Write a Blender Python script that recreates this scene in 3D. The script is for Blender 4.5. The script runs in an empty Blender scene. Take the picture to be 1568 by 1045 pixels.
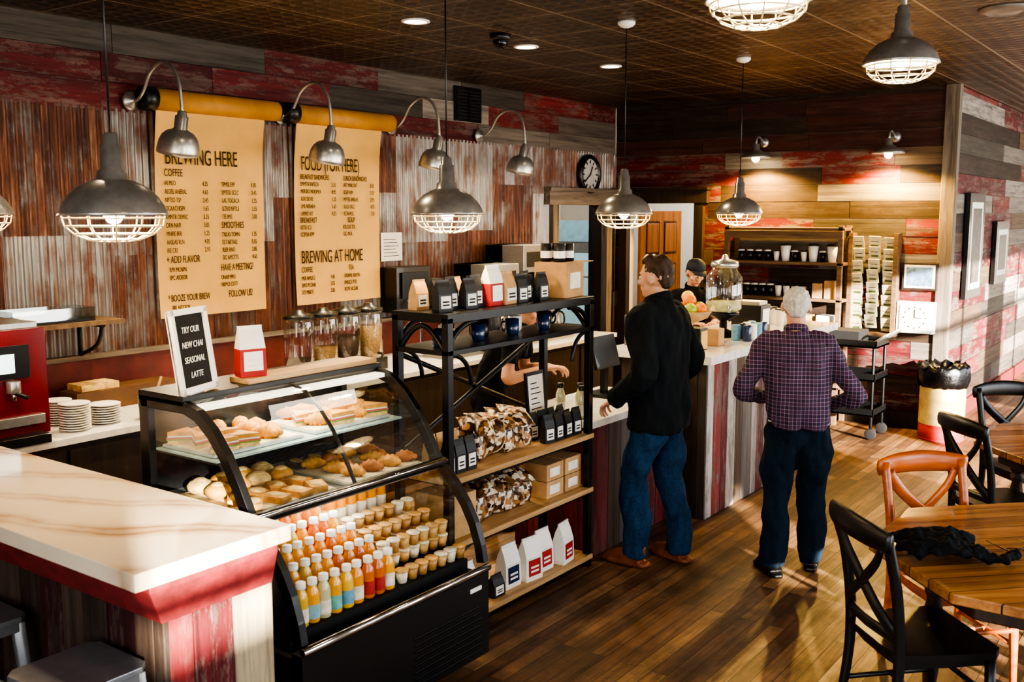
import bpy, math, random
from mathutils import Matrix, Vector, noise
pi=math.pi
R=random.Random(11)
D=math.radians
def lin(h,k=1.0):
    h=h.lstrip('#'); o=[]
    for i in (0,2,4):
        c=int(h[i:i+2],16)/255
        o.append(min(1,(c/12.92 if c<=.04045 else ((c+.055)/1.055)**2.4)*k))
    return tuple(o)
# ---------------------------------------------------------------- materials
MC={}
def nm(name):
    m=bpy.data.materials.new(name); m.use_nodes=True
    nt=m.node_tree
    return m,nt,nt.nodes['Principled BSDF']
def mixc(nt,fac,a,b,mode='MIX'):
    n=nt.nodes.new('ShaderNodeMix'); n.data_type='RGBA'; n.blend_type=mode
    for i,x in ((0,fac),(6,a),(7,b)):
        if hasattr(x,'is_output'): nt.links.new(x,n.inputs[i])
        else: n.inputs[i].default_value=(x if i==0 else (*x[:3],1))
    return n.outputs[2]
def math_(nt,op,a,b=0.0):
    n=nt.nodes.new('ShaderNodeMath'); n.operation=op
    for i,x in ((0,a),(1,b)):
        if hasattr(x,'is_output'): nt.links.new(x,n.inputs[i])
        else: n.inputs[i].default_value=x
    return n.outputs[0]
def ramp(nt,fac,stops,const=False):
    n=nt.nodes.new('ShaderNodeValToRGB'); nt.links.new(fac,n.inputs[0])
    e=n.color_ramp.elements
    if const: n.color_ramp.interpolation='CONSTANT'
    while len(e)<len(stops): e.new(.5)
    for i,(p,c) in enumerate(stops):
        e[i].position=p; e[i].color=(*c[:3],1)
    return n.outputs[0]
def g(v): return (v,v,v)
def coords(nt,scale=(1,1,1),add=None,rot=(0,0,0)):
    tc=nt.nodes.new('ShaderNodeTexCoord'); o=tc.outputs['Object']
    if add is not None:
        vm=nt.nodes.new('ShaderNodeVectorMath'); vm.operation='MULTIPLY_ADD'
        nt.links.new(add,vm.inputs[0]); vm.inputs[1].default_value=(37,53,71)
        nt.links.new(o,vm.inputs[2]); o=vm.outputs[0]
    mp=nt.nodes.new('ShaderNodeMapping'); nt.links.new(o,mp.inputs[0])
    mp.inputs['Scale'].default_value=scale; mp.inputs['Rotation'].default_value=rot
    return mp.outputs[0]
def noi(nt,vec,scale,detail=4,rough=.55,dist=0):
    n=nt.nodes.new('ShaderNodeTexNoise'); nt.links.new(vec,n.inputs['Vector'])
    n.inputs['Scale'].default_value=scale; n.inputs['Detail'].default_value=detail
    n.inputs['Roughness'].default_value=rough; n.inputs['Distortion'].default_value=dist
    return n.outputs['Fac']
def bump(nt,b,h,s=.3,d=.01):
    n=nt.nodes.new('ShaderNodeBump'); nt.links.new(h,n.inputs['Height'])
    n.inputs['Strength'].default_value=s; n.inputs['Distance'].default_value=d
    nt.links.new(n.outputs[0],b.inputs['Normal'])
def pm(name,col,rough=.5,metal=0,var=.18,sc=14,bmp=0,em=0,coat=0,sub=0):
    if name in MC: return MC[name]
    if isinstance(col,str): col=lin(col)
    m,nt,b=nm(name)
    v=coords(nt); n=noi(nt,v,sc)
    f=ramp(nt,n,[(.3,g(0)),(.7,g(1))])
    c=mixc(nt,f,tuple(x*(1-var) for x in col),tuple(min(1,x*(1+var)) for x in col))
    nt.links.new(c,b.inputs['Base Color'])
    b.inputs['Roughness'].default_value=rough; b.inputs['Metallic'].default_value=metal
    b.inputs['Coat Weight'].default_value=coat
    if sub: b.inputs['Subsurface Weight'].default_value=sub; b.inputs['Subsurface Scale'].default_value=.02
    if bmp: bump(nt,b,noi(nt,v,sc*3,6),bmp,.01)
    if em:
        b.inputs['Emission Color'].default_value=(*col,1); b.inputs['Emission Strength'].default_value=em
    MC[name]=m; return m
def glassm(name,tint=(.95,.98,.97),k=.10):
    if name in MC: return MC[name]
    m=bpy.data.materials.new(name); m.use_nodes=True; nt=m.node_tree; nt.nodes.clear()
    out=nt.nodes.new('ShaderNodeOutputMaterial'); mx=nt.nodes.new('ShaderNodeMixShader')
    t=nt.nodes.new('ShaderNodeBsdfTransparent'); gl=nt.nodes.new('ShaderNodeBsdfGlossy')
    t.inputs[0].default_value=(*tint,1); gl.inputs['Roughness'].default_value=.03
    lw=nt.nodes.new('ShaderNodeLayerWeight'); lw.inputs[0].default_value=.35
    f=math_(nt,'ADD',math_(nt,'MULTIPLY',lw.outputs['Facing'],k*2.2),k*.35)
    nt.links.new(f,mx.inputs[0]); nt.links.new(t.outputs[0],mx.inputs[1]); nt.links.new(gl.outputs[0],mx.inputs[2])
    nt.links.new(mx.outputs[0],out.inputs[0]); MC[name]=m; return m
def board_mat(name,axis,rough=.68):
    m,nt,b=nm(name)
    at=nt.nodes.new('ShaderNodeAttribute'); at.attribute_name='Col'
    s=[26,26,26]; s[axis]=1.1
    v=coords(nt,tuple(s),at.outputs['Color'])
    n1=noi(nt,v,1.0,7,.7,.3)
    s2=[12,12,12]; s2[axis]=3.2
    v2=coords(nt,tuple(s2),at.outputs['Color'])
    n2=noi(nt,v2,1.0,7,.8)
    mask=ramp(nt,n2,[(.49,g(0)),(.55,g(1))])
    mk=math_(nt,'MULTIPLY',mask,at.outputs['Alpha'])
    wood=mixc(nt,n1,lin('#3c2f26'),lin('#8f8479'))
    c=mixc(nt,mk,at.outputs['Color'],wood)
    gr=ramp(nt,n1,[(.28,g(.25)),(.5,g(.85)),(.72,g(1.3))])
    c=mixc(nt,1.0,c,gr,'MULTIPLY')
    nt.links.new(c,b.inputs['Base Color']); b.inputs['Roughness'].default_value=rough
    b.inputs['Specular IOR Level'].default_value=.35
    bump(nt,b,n1,.5,.006)
    return m
BX=board_mat('reclaimed_board_x',0); BY=board_mat('reclaimed_board_y',1); BZ=board_mat('reclaimed_board_z',2)
def wood(name,c1,c2,axis=1,rough=.4,pl=0,coat=0):
    if name in MC: return MC[name]
    m,nt,b=nm(name); s=[22,22,22]; s[axis]=1.6
    v=coords(nt,tuple(s)); n=noi(nt,v,1,7,.65,.4)
    c=ramp(nt,n,[(.28,lin(c1)),(.72,lin(c2))])
    if pl:
        tc=nt.nodes.new('ShaderNodeTexCoord'); sp=nt.nodes.new('ShaderNodeSeparateXYZ'); nt.links.new(tc.outputs['Object'],sp.inputs[0])
        o=sp.outputs[0 if axis==1 else 1]
        fr=math_(nt,'FRACT',math_(nt,'MULTIPLY',math_(nt,'ADD',o,10.03),1/pl))
        ln=math_(nt,'GREATER_THAN',fr,.035)
        fl=math_(nt,'FRACT',math_(nt,'MULTIPLY',math_(nt,'FLOOR',math_(nt,'MULTIPLY',math_(nt,'ADD',o,10.03),1/pl)),.377))
        c=mixc(nt,1.0,c,ramp(nt,fl,[(0,g(.7)),(1,g(1.15))]),'MULTIPLY')
        c=mixc(nt,ln,lin('#1a0e06'),c)
    nt.links.new(c,b.inputs['Base Color']); b.inputs['Roughness'].default_value=rough; b.inputs['Coat Weight'].default_value=coat
    bump(nt,b,n,.25,.004); MC[name]=m; return m
def floor_mat():
    m,nt,b=nm('oak_plank_floor')
    tc=nt.nodes.new('ShaderNodeTexCoord'); sp=nt.nodes.new('ShaderNodeSeparateXYZ'); cb=nt.nodes.new('ShaderNodeCombineXYZ')
    nt.links.new(tc.outputs['Object'],sp.inputs[0]); nt.links.new(sp.outputs[1],cb.inputs[0]); nt.links.new(sp.outputs[0],cb.inputs[1])
    br=nt.nodes.new('ShaderNodeTexBrick'); nt.links.new(cb.outputs[0],br.inputs['Vector'])
    for k,v in (('Scale',1),('Brick Width',1.3),('Row Height',.082),('Mortar Size',.0022),('Mortar Smooth',.1),('Bias',0)): br.inputs[k].default_value=v
    br.inputs['Color1'].default_value=(0,0,0,1); br.inputs['Color2'].default_value=(1,1,1,1); br.inputs['Mortar'].default_value=(.5,.5,.5,1)
    br.offset=.37
    base=ramp(nt,br.outputs['Color'],[(0,lin('#503622')),(.35,lin('#67472e')),(.65,lin('#7a5738')),(1,lin('#8e6c47'))])
    vm=coords(nt,(24,1.3,1),br.outputs['Color'])
    n=noi(nt,vm,1,7,.7,.5)
    c=mixc(nt,1.0,base,ramp(nt,n,[(.3,g(.35)),(.55,g(1)),(.75,g(1.3))]),'MULTIPLY')
    w=noi(nt,coords(nt,(1,1,1)),1.9,8,.75)
    c=mixc(nt,1.0,c,ramp(nt,w,[(.38,g(.5)),(.5,g(.95)),(.62,g(1.35))]),'MULTIPLY')
    c=mixc(nt,br.outputs['Fac'],c,lin('#1c0f07'))
    nt.links.new(c,b.inputs['Base Color'])
    nt.links.new(ramp(nt,n,[(.3,g(.58)),(.7,g(.4))]),b.inputs['Roughness'])
    h=math_(nt,'SUBTRACT',math_(nt,'MULTIPLY',n,.4),br.outputs['Fac'])
    bump(nt,b,h,.4,.004); return m
def ceil_mat():
    m,nt,b=nm('pressed_tin_ceiling')
    tc=nt.nodes.new('ShaderNodeTexCoord'); sp=nt.nodes.new('ShaderNodeSeparateXYZ'); nt.links.new(tc.outputs['Object'],sp.inputs[0])
    def tri(o,f):
        fr=math_(nt,'FRACT',math_(nt,'MULTIPLY',math_(nt,'ADD',o,40),f)); return math_(nt,'ABSOLUTE',math_(nt,'SUBTRACT',fr,.5))
    ax,ay=tri(sp.outputs[0],9.84),tri(sp.outputs[1],9.84)
    fine=math_(nt,'MINIMUM',math_(nt,'MULTIPLY',math_(nt,'ADD',ax,ay),1.6),.9)
    seamx=math_(nt,'GREATER_THAN',tri(sp.outputs[0],1.64),.486)
    seamy=math_(nt,'GREATER_THAN',tri(sp.outputs[1],1.64),.486)
    seam=math_(nt,'MAXIMUM',seamx,math_(nt,'MULTIPLY',seamy,.8))
    h=math_(nt,'ADD',math_(nt,'MULTIPLY',fine,1.0),math_(nt,'MULTIPLY',seam,1.2))
    n=noi(nt,coords(nt),2.5,4)
    c=ramp(nt,n,[(.3,lin('#3b2c22')),(.7,lin('#5a4736'))])
    c=mixc(nt,math_(nt,'GREATER_THAN',math_(nt,'ADD',ax,ay),.6),c,lin('#1b120d'))
    c=mixc(nt,math_(nt,'MULTIPLY',seam,.8),c,lin('#a59480'))
    nt.links.new(c,b.inputs['Base Color']); b.inputs['Metallic'].default_value=.3; b.inputs['Roughness'].default_value=.4
    bump(nt,b,h,.9,.014); return m
def corr_mat():
    m,nt,b=nm('rusty_corrugated_metal')
    at=nt.nodes.new('ShaderNodeAttribute'); at.attribute_name='Col'
    v=coords(nt,(8,26,1.6),at.outputs['Color']); n=noi(nt,v,1,7,.72,.6)
    v2=coords(nt,(2,3.4,2.0),at.outputs['Color']); n2=noi(nt,v2,1.2,6,.65)
    rs=nt.nodes.new('ShaderNodeSeparateColor'); nt.links.new(at.outputs['Color'],rs.inputs[0])
    k=math_(nt,'ADD',math_(nt,'MULTIPLY',n,.6),math_(nt,'MULTIPLY',n2,.8))
    k=math_(nt,'ADD',k,rs.outputs[0])
    f=ramp(nt,math_(nt,'SUBTRACT',k,.4),[(.44,g(0)),(.62,g(1))])
    galv=mixc(nt,n2,lin('#5d5a58'),lin('#b4b0ab')); rust=ramp(nt,n,[(.3,lin('#23140f')),(.46,lin('#553024')),(.57,lin('#7a4b36')),(.66,lin('#967059')),(.78,lin('#b39d8c'))])
    rust=mixc(nt,1.0,rust,ramp(nt,n2,[(.3,g(.55)),(.65,g(1.2))]),'MULTIPLY')
    nt.links.new(mixc(nt,f,galv,rust),b.inputs['Base Color'])
    nt.links.new(math_(nt,'SUBTRACT',.6,math_(nt,'MULTIPLY',f,.4)),b.inputs['Metallic'])
    nt.links.new(math_(nt,'ADD',.36,math_(nt,'MULTIPLY',f,.2)),b.inputs['Roughness'])
    bump(nt,b,n,.3,.004); return m
def marble(name,base,vein,amt=1.0,sc=2.2,mid=None):
    m,nt,b=nm(name)
    v=coords(nt,(1,1.6,1),rot=(0,0,.9)); w=nt.nodes.new('ShaderNodeTexWave'); nt.links.new(v,w.inputs['Vector'])
    w.inputs['Scale'].default_value=sc; w.inputs['Distortion'].default_value=7; w.inputs['Detail'].default_value=4; w.inputs['Detail Scale'].default_value=.8
    f=ramp(nt,w.outputs['Fac'],[(0,g(.0)),(.55,g(.05)),(.85,g(.5*amt)),(.94,g(amt)),(1,g(.5*amt))])
    n=noi(nt,v,1.4,5,.6)
    f=math_(nt,'MULTIPLY',f,ramp(nt,n,[(.35,g(.25)),(.55,g(1))]))
    nt.links.new(mixc(nt,f,mixc(nt,n,lin(base),lin(mid or base)),lin(vein)),b.inputs['Base Color']); b.inputs['Roughness'].default_value=.16
    b.inputs['Coat Weight'].default_value=.3
    return m
def plaid():
    m,nt,b=nm('plaid_shirt_cloth')
    tc=nt.nodes.new('ShaderNodeTexCoord'); sp=nt.nodes.new('ShaderNodeSeparateXYZ'); nt.links.new(tc.outputs['Object'],sp.inputs[0])
    def ln(o,f,t): return math_(nt,'GREATER_THAN',math_(nt,'FRACT',math_(nt,'MULTIPLY',math_(nt,'ADD',o,5),f)),t)
    a=math_(nt,'ADD',ln(sp.outputs[0],44,.86),ln(sp.outputs[2],44,.86))
    bb=math_(nt,'ADD',ln(sp.outputs[0],22,.5),ln(sp.outputs[2],22,.5))
    c=mixc(nt,math_(nt,'MULTIPLY',bb,.5),lin('#261930'),lin('#4a2644'))
    c=mixc(nt,math_(nt,'MULTIPLY',a,.3),c,lin('#b7a9c2'))
    nt.links.new(c,b.inputs['Base Color']); b.inputs['Roughness'].default_value=.85
    bump(nt,b,noi(nt,coords(nt),9,4),.5,.02); return m
def cloth(name,col,var=.2,sc=60,fold=.5):
    if name in MC: return MC[name]
    m,nt,b=nm(name); v=coords(nt); n=noi(nt,v,sc,3); f=noi(nt,coords(nt,(1,1,.6)),9,4,.6,.5)
    c=lin(col); k=math_(nt,'ADD',math_(nt,'MULTIPLY',n,.4),math_(nt,'MULTIPLY',f,.6))
    nt.links.new(ramp(nt,k,[(.35,tuple(x*(1-var) for x in c)),(.65,tuple(min(1,x*(1+var)) for x in c))]),b.inputs['Base Color'])
    b.inputs['Roughness'].default_value=.9; b.inputs['Specular IOR Level'].default_value=.2
    bump(nt,b,f,fold,.02); MC[name]=m; return m
def foil():
    m,nt,b=nm('patterned_wrapper'); v=coords(nt)
    vo=nt.nodes.new('ShaderNodeTexVoronoi'); nt.links.new(v,vo.inputs['Vector']); vo.inputs['Scale'].default_value=40; vo.distance='CHEBYCHEV'
    sp=nt.nodes.new('ShaderNodeSeparateColor'); nt.links.new(vo.outputs['Color'],sp.inputs[0])
    c=ramp(nt,sp.outputs[0],[(0,lin('#3a2416')),(.25,lin('#a97a4c')),(.45,lin('#dccbb0')),(.65,lin('#6d4a2c')),(.85,lin('#efe4d0'))],True)
    nt.links.new(c,b.inputs['Base Color']); b.inputs['Roughness'].default_value=.35; return m

M_ceil=ceil_mat(); M_floor=floor_mat(); M_corr=corr_mat(); M_plaid=plaid(); M_foil=foil()
M_marble=marble('veined_marble','#e6dac6','#94663a',.9,.75,'#ccb590'); M_quartz=marble('white_quartz','#eeebe6','#b9b2a8',.35)
BLK=pm('black_painted_metal','#0d0e10',.35,.3,.2,30); BLKP=pm('black_plastic','#0b0b0c',.4,0,.2,20,coat=.2)
BLKM=pm('black_matte','#101012',.8); STEEL=pm('brushed_steel','#b9b9b7',.28,.8,.12,60); DST=pm('aged_steel_shade','#a3a09c',.28,.7,.2,20)
WHT=pm('white_enamel','#f2efe8',.4,0,.04,8); PLA=pm('plaster_wall','#cfc8bc',.85,0,.06,4,.1); PAPER=pm('white_paper','#ece8df',.8,0,.05,10)
KRAFT=pm('kraft_paper','#dcae62',.8,0,.08,5,.08); KRAFTR=pm('kraft_roll','#b98232',.6,0,.15,8); KBOX=pm('kraft_cardboard','#b58e62',.8,0,.12,20)
REDP=pm('red_gloss_enamel','#6d0d14',.25,0,.12,5,coat=.5); REDM=pm('red_print','#a82522',.6); CHR=pm('chrome','#d8d8d8',.08,1,.03,5)
GL=glassm('clear_glass',(.95,.98,.97),.28); GLC=glassm('case_glass',(.93,.97,.96),.14)
INK=pm('menu_ink','#2b2117',.8); WOODT=wood('honey_tabletop','#7d4a20','#c98d4e',0,.25,.13,.3); WOODD=wood('dark_stained_wood','#1e120b','#4a3020',2,.5)
WOODS=wood('shelf_pine','#8f6a42','#d0aa78',1,.5); WOODX=wood('shelf_pine_x','#4d3826','#85694a',0,.6); DOORW=wood('varnished_door','#8a4a17','#c9802f',2,.35)
ORW=wood('orange_chair_wood','#8f3f12','#d8732b',0,.3,coat=.3); BLKW=wood('black_chair_wood','#0b0a0a','#1e1b1a',2,.35); GREYW=wood('weathered_trim','#4a4038','#8b7e70',2,.75)
GREYWX=wood('weathered_trim_x','#4f453d','#97897a',1,.75); DKTRIM=wood('dark_trim','#17100c','#3a2a20',2,.6)
BULB=pm('warm_bulb',(1,.72,.36),.3,0,0,3,em=40); DOWN=pm('downlight_lens',(1,.8,.5),.3,0,0,3,em=22)
# ---------------------------------------------------------------- mesh builder
def cat(pts,rad,sub):
    P=[Vector(p) for p in pts]; n=len(P); op=[];orr=[]
    for i in range(n-1):
        p0=P[max(i-1,0)];p1=P[i];p2=P[i+1];p3=P[min(i+2,n-1)]
        for j in range(sub):
            t=j/sub; t2=t*t;t3=t2*t
            op.append(.5*((2*p1)+(p2-p0)*t+(2*p0-5*p1+4*p2-p3)*t2+(3*p1-p0-3*p2+p3)*t3))
            orr.append(rad[i]*(1-t)+rad[i+1]*t)
    op.append(P[-1]);orr.append(rad[-1]); return op,orr
class B:
    def __init__(s): s.v=[];s.f=[];s.m=[];s.s=[];s.c=[];s.mats=[];s.T=Matrix()
    def mi(s,m):
        if m not in s.mats: s.mats.append(m)
        return s.mats.index(m)
    def add(s,vs,fs,m,smooth=False,col=None):
        o=len(s.v);T=s.T; s.v+=[tuple(T@Vector(p)) for p in vs]; k=s.mi(m)
        for f in fs:
            s.f.append([i+o for i in f]); s.m.append(k); s.s.append(smooth); s.c.append(col)
        return s
    def box(s,a,b,m,col=None):
        x0,x1=sorted((a[0],b[0]));y0,y1=sorted((a[1],b[1]));z0,z1=sorted((a[2],b[2]))
        v=[(x0,y0,z0),(x1,y0,z0),(x1,y1,z0),(x0,y1,z0),(x0,y0,z1),(x1,y0,z1),(x1,y1,z1),(x0,y1,z1)]
        return s.add(v,[(3,2,1,0),(4,5,6,7),(0,1,5,4),(1,2,6,5),(2,3,7,6),(3,0,4,7)],m,False,col)
    def cb(s,c,d,m,col=None): return s.box([c[i]-d[i]/2 for i in range(3)],[c[i]+d[i]/2 for i in range(3)],m,col)
    def loft(s,rings,m,smooth=True,cap=True):
        n=len(rings[0]);vs=[p for r in rings for p in r];fs=[]
        for i in range(len(rings)-1):
            for j in range(n):
                k=(j+1)%n; fs.append((i*n+j,i*n+k,(i+1)*n+k,(i+1)*n+j))
        if cap:
            fs.append(tuple(reversed(range(n)))); fs.append(tuple((len(rings)-1)*n+j for j in range(n)))
        return s.add(vs,fs,m,smooth)
    def lathe(s,prof,m,n=20,c=(0,0,0),smooth=True,cap=True):
        return s.loft([[(c[0]+r*math.cos(2*pi*j/n),c[1]+r*math.sin(2*pi*j/n),c[2]+z) for j in range(n)] for r,z in prof],m,smooth,cap)
    def tube(s,path,r,m,n=8,sub=0,cap=True,smooth=True,flat=None):
        if not isinstance(r,(list,tuple)): r=[r]*len(path)
        P=[Vector(p) for p in path]
        if sub: P,r=cat(P,list(r),sub)
        T=[]
        for i in range(len(P)):
            a=P[max(i-1,0)];b=P[min(i+1,len(P)-1)];d=b-a
            T.append(d.normalized() if d.length>1e-9 else Vector((0,0,1)))
        ref=Vector((0,0,1)) if abs(T[0].z)<.9 else Vector((1,0,0))
        if flat: ref=Vector(flat[2])
        N=(ref-T[0]*ref.dot(T[0])).normalized(); rings=[]
        for i in range(len(P)):
            N=(N-T[i]*N.dot(T[i])).normalized(); Bn=T[i].cross(N)
            fa,fb=(flat[0],flat[1]) if flat else (1,1)
            rings.append([tuple(P[i]+(N*math.cos(2*pi*j/n)*fa+Bn*math.sin(2*pi*j/n)*fb)*r[i]) for j in range(n)])
        return s.loft(rings,m,smooth,cap)
    def ell(s,c,r,m,n=14,k=8,rot=None):
        T0=s.T
        s.T=T0@Matrix.Translation(Vector(c))@(rot if rot else Matrix())@Matrix.Diagonal((r[0],r[1],r[2],1))
        s.lathe([(max(.02,math.sin(pi*i/k)),-math.cos(pi*i/k)) for i in range(k+1)],m,n); s.T=T0; return s
    def prism(s,poly,z0,z1,m,smooth=False):
        return s.loft([[(x,y,z0) for x,y in poly],[(x,y,z1) for x,y in poly]],m,smooth)
    def mesh(s,name):
        me=bpy.data.meshes.new(name); me.from_pydata(s.v,[],s.f)
        for m in s.mats: me.materials.append(m)
        me.polygons.foreach_set('material_index',s.m); me.polygons.foreach_set('use_smooth',s.s)
        if any(c is not None for c in s.c):
            at=me.color_attributes.new('Col','FLOAT_COLOR','CORNER'); i=0
            for p,c in zip(me.polygons,s.c):
                c=c or (.2,.18,.15,0)
                for _ in range(p.loop_total): at.data[i].color=c; i+=1
        me.update(); return me
    def obj(s,name,parent=None,bevel=0,loc=None,rot=0,keep=False):
        if loc is None and parent is None and not keep:
            xs=[p[0] for p in s.v];ys=[p[1] for p in s.v];zs=[p[2] for p in s.v]
            o=((min(xs)+max(xs))/2,(min(ys)+max(ys))/2,min(zs))
            s.v=[(p[0]-o[0],p[1]-o[1],p[2]-o[2]) for p in s.v]; loc=o
        ob=bpy.data.objects.new(name,s.mesh(name)); bpy.context.collection.objects.link(ob)
        if loc is not None: ob.location=loc
        ob.rotation_euler[2]=rot
        if parent: ob.parent=parent
        if bevel:
            md=ob.modifiers.new('bevel','BEVEL'); md.width=bevel; md.segments=2; md.limit_method='ANGLE'; md.angle_limit=D(40)
        return ob
def inst(ob,loc,rot=0,name=None):
    o=bpy.data.objects.new(name or ob.name.split('.')[0],ob.data); bpy.context.collection.objects.link(o)
    o.location=loc; o.rotation_euler[2]=rot
    for m in ob.modifiers:
        if m.type=='BEVEL':
            k=o.modifiers.new('bevel','BEVEL'); k.width=m.width;k.segments=2;k.limit_method='ANGLE';k.angle_limit=m.angle_limit
    return o
def empty(name,loc=(0,0,0),rot=0):
    e=bpy.data.objects.new(name,None); bpy.context.collection.objects.link(e); e.location=loc; e.rotation_euler[2]=rot; e.empty_display_size=.1; return e
def TR(x,y,z,rz=0,rx=0,ry=0,sc=1): return Matrix.Translation((x,y,z))@Matrix.Rotation(rz,4,'Z')@Matrix.Rotation(ry,4,'Y')@Matrix.Rotation(rx,4,'X')@Matrix.Scale(sc,4)
def light(kind,name,loc,energy,col=(1,.75,.45),size=.05,parent=None,rot=(0,0,0),spot=None,blend=.6):
    l=bpy.data.lights.new(name,kind); l.energy=energy; l.color=col
    if kind in('POINT','SPOT'): l.shadow_soft_size=size
    if kind=='SPOT': l.spot_size=D(spot or 90); l.spot_blend=blend
    o=bpy.data.objects.new(name,l); bpy.context.collection.objects.link(o); o.location=loc; o.rotation_euler=rot
    if parent: o.parent=parent
    return o
def text(s,size,loc,mat,parent,rot=(D(90),0,D(90)),sx=.62,align='LEFT',name='lettering',sp=1.0):
    c=bpy.data.curves.new(name,'FONT'); c.body=s; c.size=size; c.align_x=align; c.extrude=.0008; c.space_line=sp
    c.materials.append(mat); o=bpy.data.objects.new(name,c); bpy.context.collection.objects.link(o)
    o.location=loc; o.rotation_euler=rot; o.scale=(sx,1,1); o.parent=parent; return o
# ---------------------------------------------------------------- room shell
CZ=3.28; WX=-5.86; FY=10.04; SX=-2.22
RED=[lin('#6e2424'),lin('#611c1f'),lin('#7a2c2a'),lin('#551719')]
GRY=[lin('#6f665e'),lin('#5a524a'),lin('#80776d'),lin('#4c443c')]
BRN=[lin('#46352a'),lin('#36281f'),lin('#574433'),lin('#5f4a37')]
PAL=[lin('#9c9186'),lin('#a89f95'),lin('#857b70')]
def rc(pal,al):
    c=R.choice(pal);k=R.uniform(.8,1.2); return (c[0]*k,c[1]*k,c[2]*k,al)
def pick(wr,wg,wb,wp=0):
    t=R.random()*(wr+wg+wb+wp)
    if t<wr: return rc(RED,R.uniform(.5,1))
    if t<wr+wg: return rc(GRY,.15)
    if t<wr+wg+wb: return rc(BRN,.1)
    return rc(PAL,.6)
def boards(b,plane,pos,sgn,u0,u1,z0,z1,rh,fn,holes=(),lo=.7,hi=2.0,th=.02):
    z=z0
    while z<z1-.02:
        zt=min(z+rh,z1)
        u=u0
        while u<u1-.01:
            e=min(u1,u+R.uniform(lo,hi))
            if u1-e<.25: e=u1
            segs=[(u,e,z,zt)]
            for (h0,h1,hz0,hz1) in holes:
                ns=[]
                for (a,c,p,q) in segs:
                    if c<=h0 or a>=h1 or q<=hz0+.001 or p>=hz1-.001: ns.append((a,c,p,q)); continue
                    if a<h0: ns.append((a,h0,p,q))
                    if c>h1: ns.append((h1,c,p,q))
                    if p<hz0: ns.append((max(a,h0),min(c,h1),p,hz0))
                    if q>hz1: ns.append((max(a,h0),min(c,h1),hz1,q))
                segs=ns
            col=fn((u+e)/2,(z+zt)/2); t=th+R.uniform(0,.008)
            for (a,c,p,q) in segs:
                if plane=='X': b.box((pos,a+.0015,p+.0015),(pos+sgn*t,c-.0015,q-.0015),BY,col)
                else: b.box((a+.0015,pos,p+.0015),(c-.0015,pos+sgn*t,q-.0015),BX,col)
            u=e
        z=zt
def wallbase(b,plane,p0,p1,u0,u1,z0,z1,holes,m):
    us=sorted(set([u0,u1]+[h[0] for h in holes]+[h[1] for h in holes]))
    for a,c in zip(us,us[1:]):
        hs=[h for h in holes if h[0]<=a+1e-6 and h[1]>=c-1e-6]
        zs=[(z0,z1)] if not hs else [(z0,hs[0][2]),(hs[0][3],z1)]
        for p,q in zs:
            if q-p<.01: continue
            if plane=='X': b.box((p0,a,p),(p1,c,q),m)
            else: b.box((a,p0,p),(c,p1,q),m)
b=B(); b.box((-8.7,-2,-.12),(2.8,18.2,0),M_floor); b.obj('floor',keep=True)
b=B(); b.box((-8.7,-2,CZ),(2.8,18.2,CZ+.15),M_ceil); b.obj('ceiling',keep=True)
# menu wall
b=B(); hole=[(8.78,9.82,0,2.2)]
wallbase(b,'X',WX-.2,WX-.03,-2,FY+.12,0,CZ,hole,PLA)
def topc(u,z):
    if z>3.1: return rc(RED,.6) if (4.7<u<6.0 or u>8.8) else rc(GRY,.1)
    if z>2.92: return rc(RED,.5) if u<5.9 or 8.2<u<9 else rc(GRY,.1)
    return rc(RED,.5) if u<4.5 or 6.6<u<7.9 else rc(GRY,.1)
boards(b,'X',WX-.03,1,-1.8,FY,2.74,CZ,.18,topc,(),.8,1.5)
boards(b,'X',WX-.03,1,-1.8,FY,0,1.2,.15,lambda u,z:pick(3,.5,1),hole)
# corrugated sheets
u=-1.8; per=.052; pi_=0
RL=[.3,.22,.34,.2,.38,.26,.21,.32]
while u<FY-.02:
    e=min(FY,u+.68)
    if FY-e<.2: e=FY
    for (z0,z1) in ((1.18,2.0+R.uniform(-.3,.5)),(None,2.76)):
        if z0 is None: z0=zl-.03
        zl=z1; off=.002 if z0>1.3 else 0
        rust=(RL[pi_%8]+R.uniform(-.04,.04),R.random(),R.random(),1); pi_+=1
        n=int((e-u)/per*8); vs=[];fs=[]
        for i in range(n+1):
            y=u+(e-u+.02)*i/n; x=WX-.008+.009*math.sin(2*pi*y/per)+off
            vs+=[(x,y,z0),(x,y,z1)]
        for i in range(n):
            ym=u+(e-u)*(i+.5)/n
            if 8.7<ym<9.86 and z0<2.24:
                if z1<2.3: continue
            fs.append((2*i,2*i+2,2*i+3,2*i+1))
        if z0<2.24<z1 and (u<9.86 and e>8.7):
            for k in range(0,len(vs),2):
                if 8.7<vs[k][1]<9.86: vs[k]=(vs[k][0],vs[k][1],2.24)
        b.add(vs,fs,M_corr,True,rust)
    u=e
b.obj('wall_left',keep=True)
# far wall
b=B(); hole=[(-5.68,-4.82,0,2.2)]
wallbase(b,'Y',FY+.03,FY+.15,WX,SX-.03,0,CZ,hole,PLA)
def farc(u,z):
    if z>2.75: return rc([lin('#33261d'),lin('#3a2b20'),lin('#2b2019'),lin('#43221b')],.1)
    if 2.35<z<2.6: return rc(RED,.5) if R.random()<.65 else rc(BRN,.1)
    return pick(1.6,.7,1.5)
boards(b,'Y',FY+.03,-1,WX+.01,SX,0,CZ,.17,farc,hole,.6,1.6)
b.obj('wall_far',keep=True)
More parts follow.
